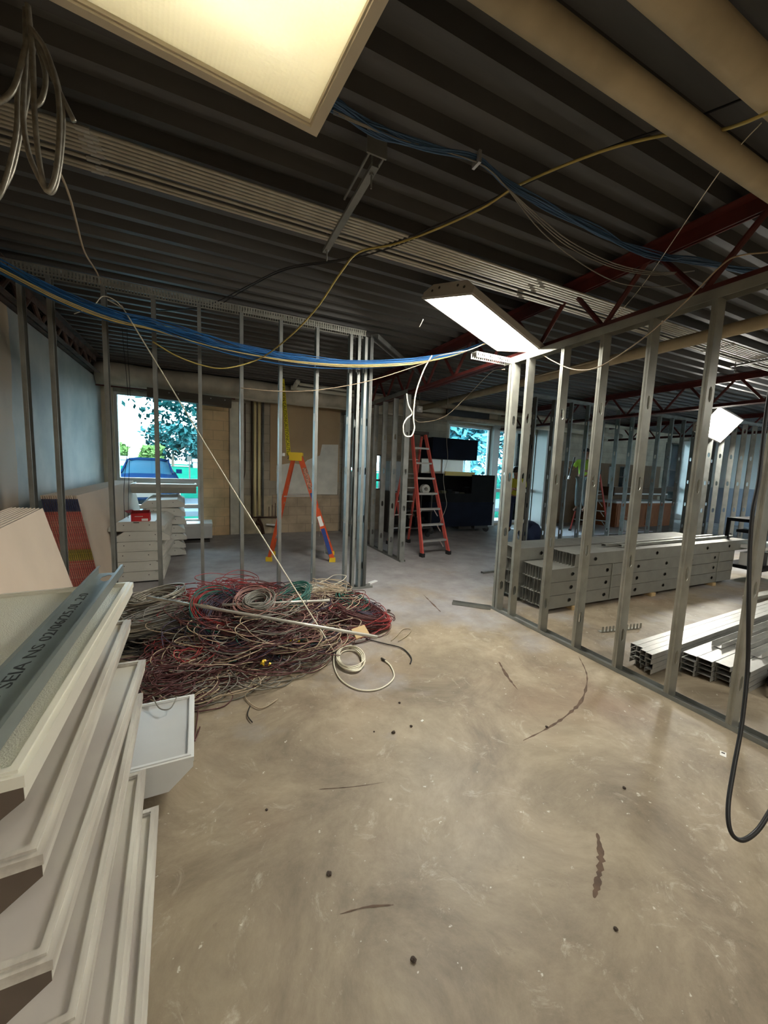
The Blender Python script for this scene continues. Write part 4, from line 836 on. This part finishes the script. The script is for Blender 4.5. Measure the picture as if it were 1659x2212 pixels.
# ================================================================ cables
def cable(pts, r, m, label, name='cable', group=None, cat='cable', per=6, n=6, jit=0, parent=None):
    o = MB().tube(spline(pts, per, jit), r, n).build(name, m, parent, smooth=True)
    if parent is None: tag(o, label, cat, group)
    return o
def pa(L): return [at(*q) for q in L]
yc = pa([(1659,243,'z',2.98),(1600,268,'z',2.99),(1535,285,'z',3.12),(1430,293,'z',3.2),(1290,330,'z',3.2),(1125,398,'z',3.2),(1040,450,'z',3.17),(930,500,'z',3.15),(850,528,'z',3.15),(775,545,'z',3.13),(735,590,'z',3.0),(682,668,'z',2.9),(620,732,'z',2.75),(560,775,'y',4.3),(490,795,'y',4.32),(440,790,'y',4.34),(380,768,'y',4.34),(330,738,'y',4.36)])
cable(yc, .007, mat('dull yellow cable jacket', (.45,.36,.10), .5), 'yellow cable swooping from the top right pipes down towards the left window', 'yellow_cable')
for k, dy in enumerate((0, 9)):
    cable(pa([(1625,205,'z',3.22),(1480,262,'z',3.22),(1300,325,'z',3.22),(1120,402+dy*.4,'z',3.22),(1030,448+dy,'z',3.2),(900,505+dy,'z',3.17),(800,540+dy,'z',3.16),(740,560+dy*.3,'z',3.16),(620,578+dy*.5,'z',3.17),(540,615+dy*.5,'z',3.2),(460,655+dy,'z',3.2),(400,668,'z',3.2),(330,672,'z',3.22)]), .0055, blackm, ['upper', 'lower'][k] + ' of two black cables crossing under the conduits', 'black_cable', 'black cables under the deck')
# blue bundle with yellow strands
t = thing('cable_bundle', 'thick bundle of blue data cables with yellow strands swagged across the left partition', 'cable bundle')
cl = [(-40,555,'y',4.35),(0,575,'y',4.35),(130,640,'y',4.35),(240,682,'y',4.35),(330,703,'y',4.35),(430,733,'y',4.35),(520,756,'y',4.35),(640,777,'y',4.35),(760,787,'y',4.33),(870,783,'y',4.2),(930,775,'y',4.1),(985,763,'y',3.95),(1045,742,'y',3.9),(1120,725,'y',3.9)]
wr_ = [.04,.05,.055,.06,.065,.07,.065,.055,.04,.035,.03,.02,.015,.02]
base = pa(cl); M1 = MB()
for k in range(34):
    ph = rnd.uniform(0, 6.28); rr = rnd.uniform(.2, 1.0); P = []
    for i, p in enumerate(base): a = ph + .35*i*rnd.choice((1,1,-1)); P.append(p + Vector((0, math.cos(a)*wr_[i]*rr, math.sin(a)*wr_[i]*1.25*rr)))
    M1.tube(spline(P, 5), .0042, 5)
M1.build('blue_cables', wireb, t, True); M1 = MB()
for k in range(3):
    P = [p + Vector((0, -.05 + .004*k, -.03*wr_[i]/.05 - .005*k + .008*math.sin(i+k))) for i, p in enumerate(base)]; M1.tube(spline(P, 5), .0042, 5)
M1.build('yellow_cables', mat('straw cable jacket', (.66,.54,.22), .5), t, True)
# second bundle overhead at right
t = thing('cable_bundle', 'blue and grey cable bundle tied to the deck, swagging right to the red joist', 'cable bundle')
c1 = pa([(640,190,'z',3.22),(720,222,'z',3.2),(820,285,'z',3.16),(920,318,'z',3.15),(1030,345,'z',3.2),(1100,400,'z',3.15),(1180,442,'z',3.1),(1290,500,'z',3.08),(1400,548,'z',3.1),(1500,565,'z',3.18),(1640,590,'z',3.2)]); M1 = MB()
for k in range(14):
    P = [p + Vector((.0, rnd.uniform(-.028,.028)*(1 if abs(i-4) > 1 else .3), rnd.uniform(-.02,.02))) for i, p in enumerate(c1)]; M1.tube(spline(P, 5), .0042, 5)
M1.build('blue_cables', mat('dusty blue jacket', (.05,.12,.24), .5), t, True); M1 = MB()
for k in range(3):
    M1.tube(spline(pa([(720,238+4*k,'z',3.18),(860,300,'z',3.14),(1030,350,'z',3.18),(1095,405,'z',3.12),(1150,455+6*k,'z',3.05),(1230,520+7*k,'z',3.0),(1330,570+5*k,'z',2.98),(1420,588+3*k,'z',3.0),(1500,585,'z',3.08)]), 5), .0035, 5)
M1.tube(spline(pa([(1095,405,'z',3.12),(1170,500,'z',3.02),(1260,572,'z',2.95),(1340,612,'z',2.93),(1420,620,'z',2.96),(1480,612,'z',3.0)]), 5), .0035, 5)
M1.build('grey_cables', wireg, t, True)
p = at(1030,345,'z',3.2); MB().box(p.x-.008, p.x+.008, p.y-.03, p.y+.03, p.z-.03, p.z+.03).build('cable_tie', alum, t)
t = thing('cable_bundle', 'thin blue cable bundle sagging between the far studs in the right room', 'cable bundle'); M1 = MB()
for k in range(8):
    M1.tube(spline([at(x, y, 'y', 5.6) + Vector((0, rnd.uniform(-.04,.04), rnd.uniform(-.05,.05))) for x, y in ((1190,800),(1225,818),(1275,838),(1330,852),(1400,858),(1455,850),(1500,838))], 5), .006, 5)
M1.build('blue_cables', mat('dusty blue jacket', 0), t, True)
# hanging wires
cable([at(1645,265,'z',3.1), at(1550,378,'z',3.06), at(1400,600,'y',2.02), at(1350,662,'y',2.1)], .0025, wirew, 'straight thin pale wire slanting from the tan pipe to the red joist', 'hanging_wire', n=5)
cable(pa([(1350,662,'y',2.1),(1320,690,'y',2.3),(1275,712,'y',2.5),(1245,722,'y',2.7)]), .003, wirew, 'short pale wire end curling along the red joist', 'hanging_wire')
cable(pa([(1659,545,'x',3.0),(1600,552,'x',2.9),(1560,572,'x',2.85),(1480,652,'x',2.85),(1400,722,'x',2.85),(1330,772,'x',2.85),(1280,797,'x',2.85),(1235,797,'x',2.9),(1195,780,'x',3.0),(1172,766,'x',3.05)]), .0045, wiret, 'pale cord sagging from the right joist to the middle lit troffer', 'lamp_cord')
cable(pa([(1046,742,'y',3.5),(1010,757,'y',3.6),(950,768,'y',3.8),(915,785,'y',4.0),(800,822,'y',4.2),(690,842,'y',4.25),(600,845,'y',4.3),(520,838,'y',4.35)]), .0045, wiret, 'long pale cord drooping from the middle troffer across the left partition', 'lamp_cord')
cable(pa([(933,768,'y',4.0),(915,800,'y',4.0),(898,850,'y',4.0),(893,900,'y',4.0),(895,925,'y',4.0),(888,942,'y',4.0),(874,940,'y',4.0),(871,920,'y',4.0),(878,905,'y',4.0),(890,893,'y',4.02),(882,875,'y',4.05),(878,850,'y',4.05)]), .008, wirew, 'white cable hanging in a teardrop loop left of the red ladder', 'hanging_cable')
cable(pa([(1090,798,'y',3.37),(1060,805,'y',4.6),(1010,855,'y',4.8),(960,900,'y',5.0),(910,912,'y',5.2),(895,905,'y',5.3)]), .005, wiret, 'thin pale cable sagging behind the bright doorway studs', 'hanging_cable')
cable(pa([(968,840,'y',6.0),(967,900,'y',6.0),(965,955,'y',6.0),(967,990,'y',5.98),(958,1030,'y',5.95),(962,1070,'y',5.9),(964,1095,'y',5.9),(945,1140,'y',5.88)]), .004, wireg, 'thin grey blue cord dangling in front of the tool chest', 'hanging_cable')
for k in range(2): cable(pa([(262+12*k,690,'y',6.4),(268+8*k,760,'y',6.4),(276+5*k,850,'y',6.4),(277+4*k,950,'y',6.4),(268+10*k,1050,'y',6.4),(270+6*k,1150,'y',5.95),(272,1210,'y',5.9)]), .0035, blackm, 'thin dark wire hanging down past the left window, ' + ['left', 'right'][k] + ' strand', 'hanging_wire')
# top left coil of armoured cable
t = thing('cable_coil', 'drooping loops of grey armoured cable hanging from the deck at the top left', 'cable coil')
loops = [[(60,10),(70,120),(75,250),(85,350),(100,412),(118,385),(128,300),(125,200),(100,110),(65,60)], [(55,20),(55,130),(50,250),(62,330),(85,385),(105,415),(120,400),(132,330),(135,240),(115,150),(75,70)], [(70,60),(40,180),(35,290),(5,410),(-25,440)], [(75,70),(60,200),(45,280),(25,370),(-5,425)], [(60,80),(30,190),(-10,225)], [(80,90),(120,180),(160,262)], [(75,80),(98,160),(90,215),(70,230)]]
for k, L in enumerate(loops):
    P = [at(x, y, 'y', 1.85 + .03*(k % 4)) for x, y in L]; MB().tube(spline(P, 6), .0085, 8).build('armoured_cable', mc, t, True)
cable(pa([(118,355,'z',3.05),(135,385,'z',3.1),(152,430,'z',3.15),(165,480,'z',3.2),(183,545,'z',3.2),(210,590,'z',3.22),(222,628,'z',3.15),(224,643,'z',3.12)]), .007, wiret, 'cream cable running down the deck from the armoured coil to the left partition', 'hanging_cable')
A0 = at(224,643,'z',3.12); CO = at(722,1408,'z',.05)
cable([A0, at(262,665,'z',3.05), at(282,692,'y',4.3), (at(282,692,'y',4.3)*.5 + CO*.5) + Vector((0,0,-.02)), CO], .0055, wirew, 'straight white cable stretched from the left partition head to the floor coil', 'white_cable', per=8)
cable(pa([(-10,572,'y',4.45),(80,610,'y',4.45),(165,660,'y',4.45),(205,665,'y',4.45)]), .008, mat('dull yellow cable jacket', 0), 'yellowish cable crossing the left wall top corner', 'yellow_cable')
cable(pa([(160,678,'y',4.5),(200,662,'y',4.5),(222,640,'y',4.5),(250,650,'y',4.5),(268,670,'y',4.5)]), .004, wirew, 'thin white wire knotted round the left partition head', 'white_cable')
cable([at(914,690,'z',2.95), at(906,706,'z',2.9)], .004, wirew, 'short white wire stub poking down left of the middle troffer', 'wire_stub')
cable([dep(1600,790,1.7), dep(1597,782,1.7)], .001, wirew, 'x') if False else None
# black cord at right: hangs close to the camera
P = [dep(1700,700,1.5), dep(1672,800,1.5), dep(1654,902,1.5), dep(1640,1030,1.48), dep(1626,1105,1.46), dep(1619,1207,1.45), dep(1617,1330,1.43), dep(1615,1440,1.42), dep(1603,1560,1.38), dep(1585,1660,1.33), dep(1573,1740,1.28), dep(1578,1795,1.25), dep(1602,1815,1.24), dep(1635,1795,1.25), dep(1665,1750,1.27), dep(1700,1690,1.3)]
P = [Vector((0,0,ZD)) + Vector((P[0].x+.05, P[0].y, 0))] + P
cable(P, .0068, blackm, 'thick black cord hanging in a loop in front of the right partition', 'extension_cord', n=10)

# ================================================================ wire pile
def clump(n, c, rx, ry, h, R0, R1, seed, flat=.35, r=.0022):
    out = []; q = random.Random(seed)
    for k in range(n):
        a = q.uniform(0, 6.28); d = q.random() ** .6; px_ = c[0] + rx*d*math.cos(a); py_ = c[1] + ry*d*math.sin(a); top = h * (1 - d*d*.85)
        z = q.uniform(.01, max(.02, top)); R = q.uniform(R0, R1); tl = q.uniform(-flat, flat); t2 = q.uniform(-flat, flat); ph = q.uniform(0, 6.28); turns = q.choice((.5,.7,1,1.3,1.8,2.4)); N = int(9*turns)+4; P = []
        ex = q.uniform(.5, 1)
        for i in range(N+1):
            u = ph + 2*PI*turns*i/N; R_ = R*(1 + .25*math.sin(1.7*u + k)); x = math.cos(u)*R_; y = math.sin(u)*R_*ex
            P.append(Vector((px_ + x, py_ + y, max(.006, z + tl*x + t2*y + q.uniform(-.012,.012)))))
        out.append(P)
    return out
def pile(name, label, spec, cat='wire pile'):
    t = thing(name, label, cat)
    for i, (m, r, L) in enumerate(spec):
        b = MB()
        for P in L: b.tube(spline(P, 3), r, 4, caps=False)
        o = b.build('wires', m, t, True); o['kind'] = 'stuff'; o['label'] = ['', ''][0] or (m.name + ' strands')
    return t
def coil(n, c, R, ex, tz, tilt, seed, w=.05, arc=1.0):
    q = random.Random(seed); out = []; az = tilt[1]
    for k in range(n):
        r_ = R*q.uniform(.72, 1.12); dz = q.uniform(-w, w); ph = q.uniform(0, 6.28); N = 22; P = []; ox, oy = q.gauss(0, .012), q.gauss(0, .012)
        for i in range(N+1):
            u = ph + 2*PI*arc*i/N; x = math.cos(u)*r_*(1+.03*math.sin(3*u+k)) + ox; y = math.sin(u)*r_*ex + oy; z = dz + math.tan(tilt[0])*x
            P.append(Vector((c[0] + x*math.cos(az) - y*math.sin(az), c[1] + x*math.sin(az) + y*math.cos(az), max(.006, tz + z))))
        out.append(P)
    return out
c0 = (.40, 3.55)
purple = mat('dark purple wire', (.045,.03,.06), .5)
pile('wire_heap', 'big tangled heap of red, maroon and pink electrical wire in the middle of the pile', [
    (wirem, .0042, clump(330, c0, .66, .72, .38, .10, .30, 1) + coil(26, (.30,3.35), .26, .9, .30, (.35,1.2), 101)), (wirer, .0040, clump(150, (.20,4.05), .60, .55, .40, .10, .28, 2) + coil(16, (.12,3.45), .24, .9, .32, (.4,2.0), 102)),
    (wirep, .0036, clump(110, (.45,3.6), .70, .66, .38, .1, .3, 3) + coil(14, (.38,3.38), .17, .9, .38, (.3,1.4), 103)), (wiregn, .0040, clump(46, (.35,3.4), .50, .5, .34, .12, .28, 4) + coil(20, (.75,3.55), .17, .8, .33, (.3,.6), 104) + coil(14, (.10,3.4), .22, .9, .30, (.5,1.8), 105)),
    (wiret, .0038, clump(100, (.50,3.45), .75, .62, .40, .1, .34, 5)), (wireg, .0040, clump(90, (.45,3.3), .6, .5, .34, .1, .3, 7) + coil(40, (.42,3.34), .13, .9, .36, (.25,1.1), 106, .06)), (purple, .004, clump(120, c0, .75, .68, .30, .1, .3, 6) + coil(22, (.18,3.3), .25, .9, .26, (.45,1.6), 107))])
pile('wire_heap', 'right hand heap of cream, white and maroon wire ending the pile towards the doorway', [
    (wiret, .0040, clump(100, (1.15,3.82), .36, .45, .36, .08, .2, 11)), (wirew, .0036, clump(44, (1.12,3.85), .34, .42, .38, .08, .18, 12)), (wirem, .0040, clump(110, (1.15,3.6), .42, .42, .24, .10, .24, 13) + coil(30, (1.38,3.38), .24, .75, .14, (.2,2.6), 111)), (wirer, .004, clump(30, (1.25,3.5), .32, .32, .18, .12, .22, 14) + coil(14, (1.42,3.4), .26, .7, .10, (.15,2.6), 112)),
    (wiregn, .004, coil(16, (1.38,3.62), .17, .8, .18, (.25,2.2), 113)), (wireg, .004, clump(60, (1.2,3.6), .4, .4, .22, .1, .2, 15)), (purple, .004, coil(20, (1.45,3.5), .2, .8, .12, (.2,2.4), 114))])
pile('wire_heap', 'grey coils of armoured cable at the left end of the pile behind the fixtures', [
    (mc, .0065, clump(20, (-.45,4.15), .26, .36, .32, .10, .24, 21, .2) + coil(16, (-.42,4.2), .25, .7, .24, (.15,.4), 121) + coil(16, (-.38,3.75), .26, .55, .16, (.1,.3), 122)), (wireg, .0048, clump(50, (-.35,3.95), .34, .42, .28, .10, .24, 22) + coil(30, (-.34,3.72), .27, .5, .18, (.1,.25), 123, .08)), (blackm, .0045, clump(30, (-.4,3.7), .3, .35, .14, .1, .22, 23))])
pile('wire_heap', 'loose front skirt of maroon and cream wire next to the small square troffer', [
    (wirem, .0040, clump(110, (-.16,3.0), .28, .48, .20, .08, .2, 31)), (wirer, .004, clump(26, (-.1,3.05), .28, .4, .16, .08, .2, 32)), (wiret, .0038, clump(34, (0,3.0), .34, .38, .20, .08, .22, 33)), (wirep, .0036, clump(24, (0,3.0), .32, .4, .14, .08, .2, 34)), (wireg, .0036, clump(50, (-.1,3.0), .3, .45, .16, .08, .2, 35))])
for k, (L, m, lb) in enumerate((([(470,1490),(500,1465),(560,1470),(600,1455),(640,1465),(580,1475),(530,1500),(560,1530),(600,1510)], wiret, 'cream wire straying furthest forward from the pile'), ([(540,1525),(535,1545),(545,1560)], blackm, 'short dark wire end nearest the camera in front of the pile'),
        ([(580,1430),(630,1425),(670,1440),(655,1460),(620,1470)], wireg, 'grey wire bent on the floor right of the stray cream wire'), ([(790,1380),(830,1390),(868,1400),(888,1420),(886,1434)], blackm, 'thick black wire ending on the bare floor right of the white coil'),
        ([(860,1385),(880,1372),(888,1360),(872,1358),(858,1372),(845,1384)], wiret, 'small cream wire loop at the right tip of the pile'), ([(330,1505),(345,1530),(368,1530),(382,1505)], wireg, 'grey wire hooked over the small square troffer'),
        ([(420,1480),(428,1530),(420,1600),(432,1570)], wirem, 'reddish wire strand on the floor right of the small square troffer'))):
    z = .2 if k == 5 else .01
    cable([at(x, y, 'z', z) for x, y in L], .0035 if k != 3 else .005, m, lb, 'loose_wire')
# white coil
t = thing('cable_coil', 'neat white cable coil tied with black tape on the floor in front of the pile', 'cable coil'); cc = at(757,1422,'z',.02); tie = at(722,1408,'z',.03)
for k in range(6):
    P = []; 
    for i in range(25):
        a = 2*PI*i/24; x = .125*(.78+.30*((k*2) % 6)/6)*math.cos(a); y = .20*(.80+.25*((k*5) % 6)/6)*math.sin(a); P.append(Vector((cc.x + x*.95 + .15*y, cc.y + y, .012 + .006*k + .003*math.sin(a*3+k))))
    MB().tube(P, .0055, 6).build('cable_loop', wirew, t, True)
MB().tube(spline(pa([(722,1408,'z',.03),(722,1440,'z',.01),(738,1470,'z',.008),(775,1490,'z',.008),(820,1488,'z',.008),(850,1465,'z',.008),(845,1440,'z',.008),(832,1427,'z',.012)]), 6), .0055, 8).build('cable_tail', wirew, t, True)
MB().tube([at(832,1427,'z',.012), at(824,1422,'z',.012)], .009, 8).build('plug_end', darkm, t); MB().tube([tie + Vector((-.02,-.02,0)), tie + Vector((.03,.03,.01))], .018, 8).build('black_tie', blackm, t)
# conduits lying over the pile
o = MB().tube([at(318,1290,'z',.40), at(815,1376,'z',.30)], .0125, 10).build('loose_conduit', cond, smooth=True); tag(o, 'long galvanised conduit lying slantwise across the top of the wire pile', 'conduit')
o = MB().tube([at(480,1307,'z',.38), at(712,1297,'z',.36)], .011, 10).build('loose_conduit', cond, smooth=True); tag(o, 'shorter galvanised conduit lying level across the back of the wire pile', 'conduit')
o = MB().box(-.06,.06,-.045,.045,0,.012).build('wood_chip', mat('pale plywood', (.58,.42,.22), .8)); o.matrix_world = Matrix.Translation(at(778,1366,'z',.26)) @ Matrix.Rotation(.6,4,'X') @ Matrix.Rotation(.2,4,'Z'); tag(o, 'small square of pale plywood resting on the right end of the wire pile', 'wood offcut')
for (x, y, lb) in ((637,1388,'bigger yellow wire connector cluster'), (571,1433,'smaller yellow wire connector cluster')):
    b = MB(); p = at(x, y, 'z', .12)
    for k in range(6): q = Vector((rnd.uniform(-.03,.03), rnd.uniform(-.02,.02), rnd.uniform(-.02,.02))); b.tube([q, q + Vector((rnd.uniform(-.02,.02), -.01, .022))], [.004,.009], 6)
    o = b.build('wire_connectors', yellowp); o.location = p; tag(o, lb + ' on the front of the wire pile', 'wire connectors')

# ================================================================ outside
grass = mat('lawn', (.004,.062,.042), 1, 0, .25, .6, spec=0); asph = mat('pale road', (.25,.28,.29), 1, spec=0)
g = struct(MB().box(-120, 160, YF+.2, 260, -.35, -.12).build('ground_outside', grass))
MB().box(-120, 160, 13.2, 18, -.12, .03).build('road', mat('parking asphalt', (.06,.08,.10), 1, spec=0), g); MB().box(-120, 160, 140, 170, -.12, -.10).build('far_road', asph, g); MB().box(-120,160, 9.6, 11.2, -.12,-.1).build('footpath', asph, g)
leaf = mat('teal green leaves', (.008,.045,.045), .9, 0, .5, 3, spec=0); leafy = mat('yellow green leaves', (.07,.13,.04), .9, 0, .4, 2, spec=0); leafc = mat('woodland leaves', (.10,.34,.40), .9, 0, .4, 2, spec=0); leafb = mat('blue green leaves', (.02,.07,.075), .9, 0, .4, 2, spec=0); bark = mat('bark', (.10,.08,.06), .9)  # leafy is the plain yellow green of the small round trees
def tree(name, label, x, y, h, cw, ch, n, ls_, m, seed, trunk=.2, gaps=.0, base=None, group='trees outside'):
    q = random.Random(seed); t = thing(name, label, 'tree', (x, y, -.12), group); c = base if base is not None else h - ch/2
    b = MB(); b.tube([(0,0,0), (.1,0,h*.4), (0,.1,c)], [trunk, trunk*.75, trunk*.5], 8); tips = []
    for k in range(9):
        a = q.uniform(0, 6.28); e = Vector((math.cos(a)*cw*.42, math.sin(a)*cw*.42, c + q.uniform(-.35,.35)*ch)); b.tube([(0,0,h*.35 + .05*k), e*.5 + Vector((0,0,h*.2)), e], [trunk*.4, trunk*.25, trunk*.08], 6)
    b.build('trunk', bark, t); b = MB(); vs = []; fs = []
    cl = [(Vector((q.uniform(-1,1), q.uniform(-1,1), q.uniform(-1,1))).normalized() * q.random()**.4) for _ in range(28)]
    for k in range(n):
        d = q.choice(cl); o_ = Vector((q.gauss(0,1), q.gauss(0,1), q.gauss(0,1))) * .16
        p = Vector(((d.x+o_.x)*cw/2, (d.y+o_.y)*cw/2, c + (d.z+o_.z)*ch/2)); u = Vector((q.uniform(-1,1), q.uniform(-1,1), q.uniform(-1,1))).normalized(); v = u.orthogonal().normalized()
        i = len(vs); s = ls_*q.uniform(.6,1.3); vs += [p+u*s, p+v*s*.6, p-u*s, p-v*s*.6]; fs.append((i,i+1,i+2,i+3))
    b.add(vs, fs); f = b.build('foliage', m, t); return t
tree('shade_tree', 'big leafy tree whose branches hang across the top of the left window', 2.4, 17.0, 7.5, 9.0, 6.4, 15000, .11, leaf, 5, .22, base=5.6)
for i, (x, y, h, w_, m, lb) in enumerate(((-18,75,9,10,leafb,'blue green tree far left through the left window'), (-12.5,72,3.2,3.4,leafy,'yellow green round tree far behind the dark car'), (-5,80,8,9,leafb,'blue green tree behind the gap in the left window'), (0,74,7,5,leafb,'dark upright tree right of centre in the left window'), (-7.4,73,3.2,3.4,leafy,'pale yellow tree beside the upright one'), (6,82,7,10,leafb,'tree at the right edge of the left window'), (-25,80,9,12,leafb,'outermost left distant tree'))):
    tree('distant_tree', lb, x*1.7, y*1.7, h*1.7, w_*1.7, h*1.5, 1100, .9, m, 50+i, .4)
for i, (x, y, w_) in enumerate(((17,28,9),(27,31,10),(35,27,9),(46,30,11),(58,32,12),(72,36,13))):
    tree('hedge_tree', 'blue green woodland tree close outside the far windows, ' + ORD[i] + ' from the left', x, y, 12.5, w_, 12.5, 6500, .36, leafc, 80+i, .2, base=6.2)
# parked car, nose towards the building
carm = mat('dark blue car paint', (.003,.010,.03), .9, .0, spec=0); glass_c = mat('car glass', (.008,.03,.05), .6, 0, spec=.02)
t = thing('car', 'dark blue sedan parked facing the building outside the left window', 'car', (-1.72, 14.6, .03), rz=math.radians(3))
t.scale = (1.06, 1.06, 1.08)
def loft(secs, name, m, parent):
    b = MB(); n = len(secs[0]); vs = [p for s_ in secs for p in s_]; fs = [(i*n+k, i*n+(k+1) % n, (i+1)*n+(k+1) % n, (i+1)*n+k) for i in range(len(secs)-1) for k in range(n)]; fs += [tuple(range(n)), tuple(range((len(secs)-1)*n, len(secs)*n))]; b.add(vs, fs); return b.build(name, m, parent, True)
def csec(y, w, z0, z1, wt): return [(-w*.94,y,z0),(-w,y,z0+.2),(-w,y,z0+(z1-z0)*.65),(-wt,y,z1-.03),(-wt*.5,y,z1),(wt*.5,y,z1),(wt,y,z1-.03),(w,y,z0+(z1-z0)*.65),(w,y,z0+.2),(w*.94,y,z0)]
loft([csec(0,.72,.25,.62,.55), csec(.08,.84,.20,.74,.70), csec(.5,.91,.18,.90,.78), csec(1.35,.93,.18,1.0,.80), csec(3.9,.93,.18,1.02,.80), csec(4.5,.88,.2,.98,.76), csec(4.7,.8,.3,.9,.7)], 'body', carm, t)
def gsec(y, w, z0, z1, wt): return [(-w,y,z0),(-wt,y,z1-.05),(-wt*.6,y,z1),(wt*.6,y,z1),(wt,y,z1-.05),(w,y,z0)]
loft([gsec(1.2,.74,.96,1.0,.70), gsec(1.95,.78,.96,1.40,.60), gsec(2.5,.8,.96,1.47,.60), gsec(3.4,.78,.96,1.42,.58), gsec(4.2,.72,.96,1.02,.66)], 'cabin_glass', glass_c, t)
loft([[(-.60,1.95,1.40),(-.35,1.95,1.45),(.35,1.95,1.45),(.60,1.95,1.40),(.5,1.95,1.38),(-.5,1.95,1.38)], [(-.62,2.5,1.46),(-.36,2.5,1.50),(.36,2.5,1.50),(.62,2.5,1.46),(.5,2.5,1.4),(-.5,2.5,1.4)], [(-.58,3.4,1.40),(-.34,3.4,1.44),(.34,3.4,1.44),(.58,3.4,1.40),(.5,3.4,1.36),(-.5,3.4,1.36)]], 'roof', carm, t)
for s in (-1, 1):
    MB().bar((s*.73,1.22,.99), (s*.60,1.96,1.42), .05, .04).build('windscreen_pillar', carm, t)
    mh = MB(); mh.box(*sorted((s*.84, s*1.02)), 1.42, 1.52, 1.0, 1.14); mh.build('wing_mirror', carm, t)
    MB().box(*sorted((s*.45, s*.84)), .03, .30, .58, .74).build('headlight', mat('headlight glass', (.7,.75,.8), .1), t)
    for y in (.95, 3.7): w_ = MB().disc((s*.84, y, .32), (1,0,0), .32, .2, 24).build('wheel', blackm, t); MB().disc((s*.945, y, .32), (1,0,0), .2, .02, 16).build('rim', alum, w_)
MB().box(-.42,.42,-.01,.03,.30,.52).build('grille', darkm, t); MB().tube([(math.cos(2*PI*k/16)*.09, .0, .62+math.sin(2*PI*k/16)*.045) for k in range(17)], .008, 6).build('badge', alum, t)
t = thing('sign_post', 'thin post standing on the lawn outside the left window', 'post', (-.75, 26, -.12)); MB().tube([(0,0,0), (0,0,2.0)], .04, 8).build('pole', darkm, t); MB().box(-.12,.12,-.02,.02,1.7,2.0).build('plate', darkm, t)
for i, (x, w_) in enumerate(((-14, 8), (-1.5, 3), (2.6, 5))): 
    b = MB(); b.box(0, w_, 0, 4, 0, 1.6); b.prism([(-.2,1.6),(2,2.5),(4.2,1.6)], -.2, w_+.2, 'x'); o = b.build('building', mat('pale distant building', (.14,.15,.15), .9)); o.location = (x*1.7, 118, -.12); tag(o, 'low pale building beyond the lawn, ' + ORD[i] + ' from the left', 'building', 'distant buildings')
bpy.context.view_layer.update()
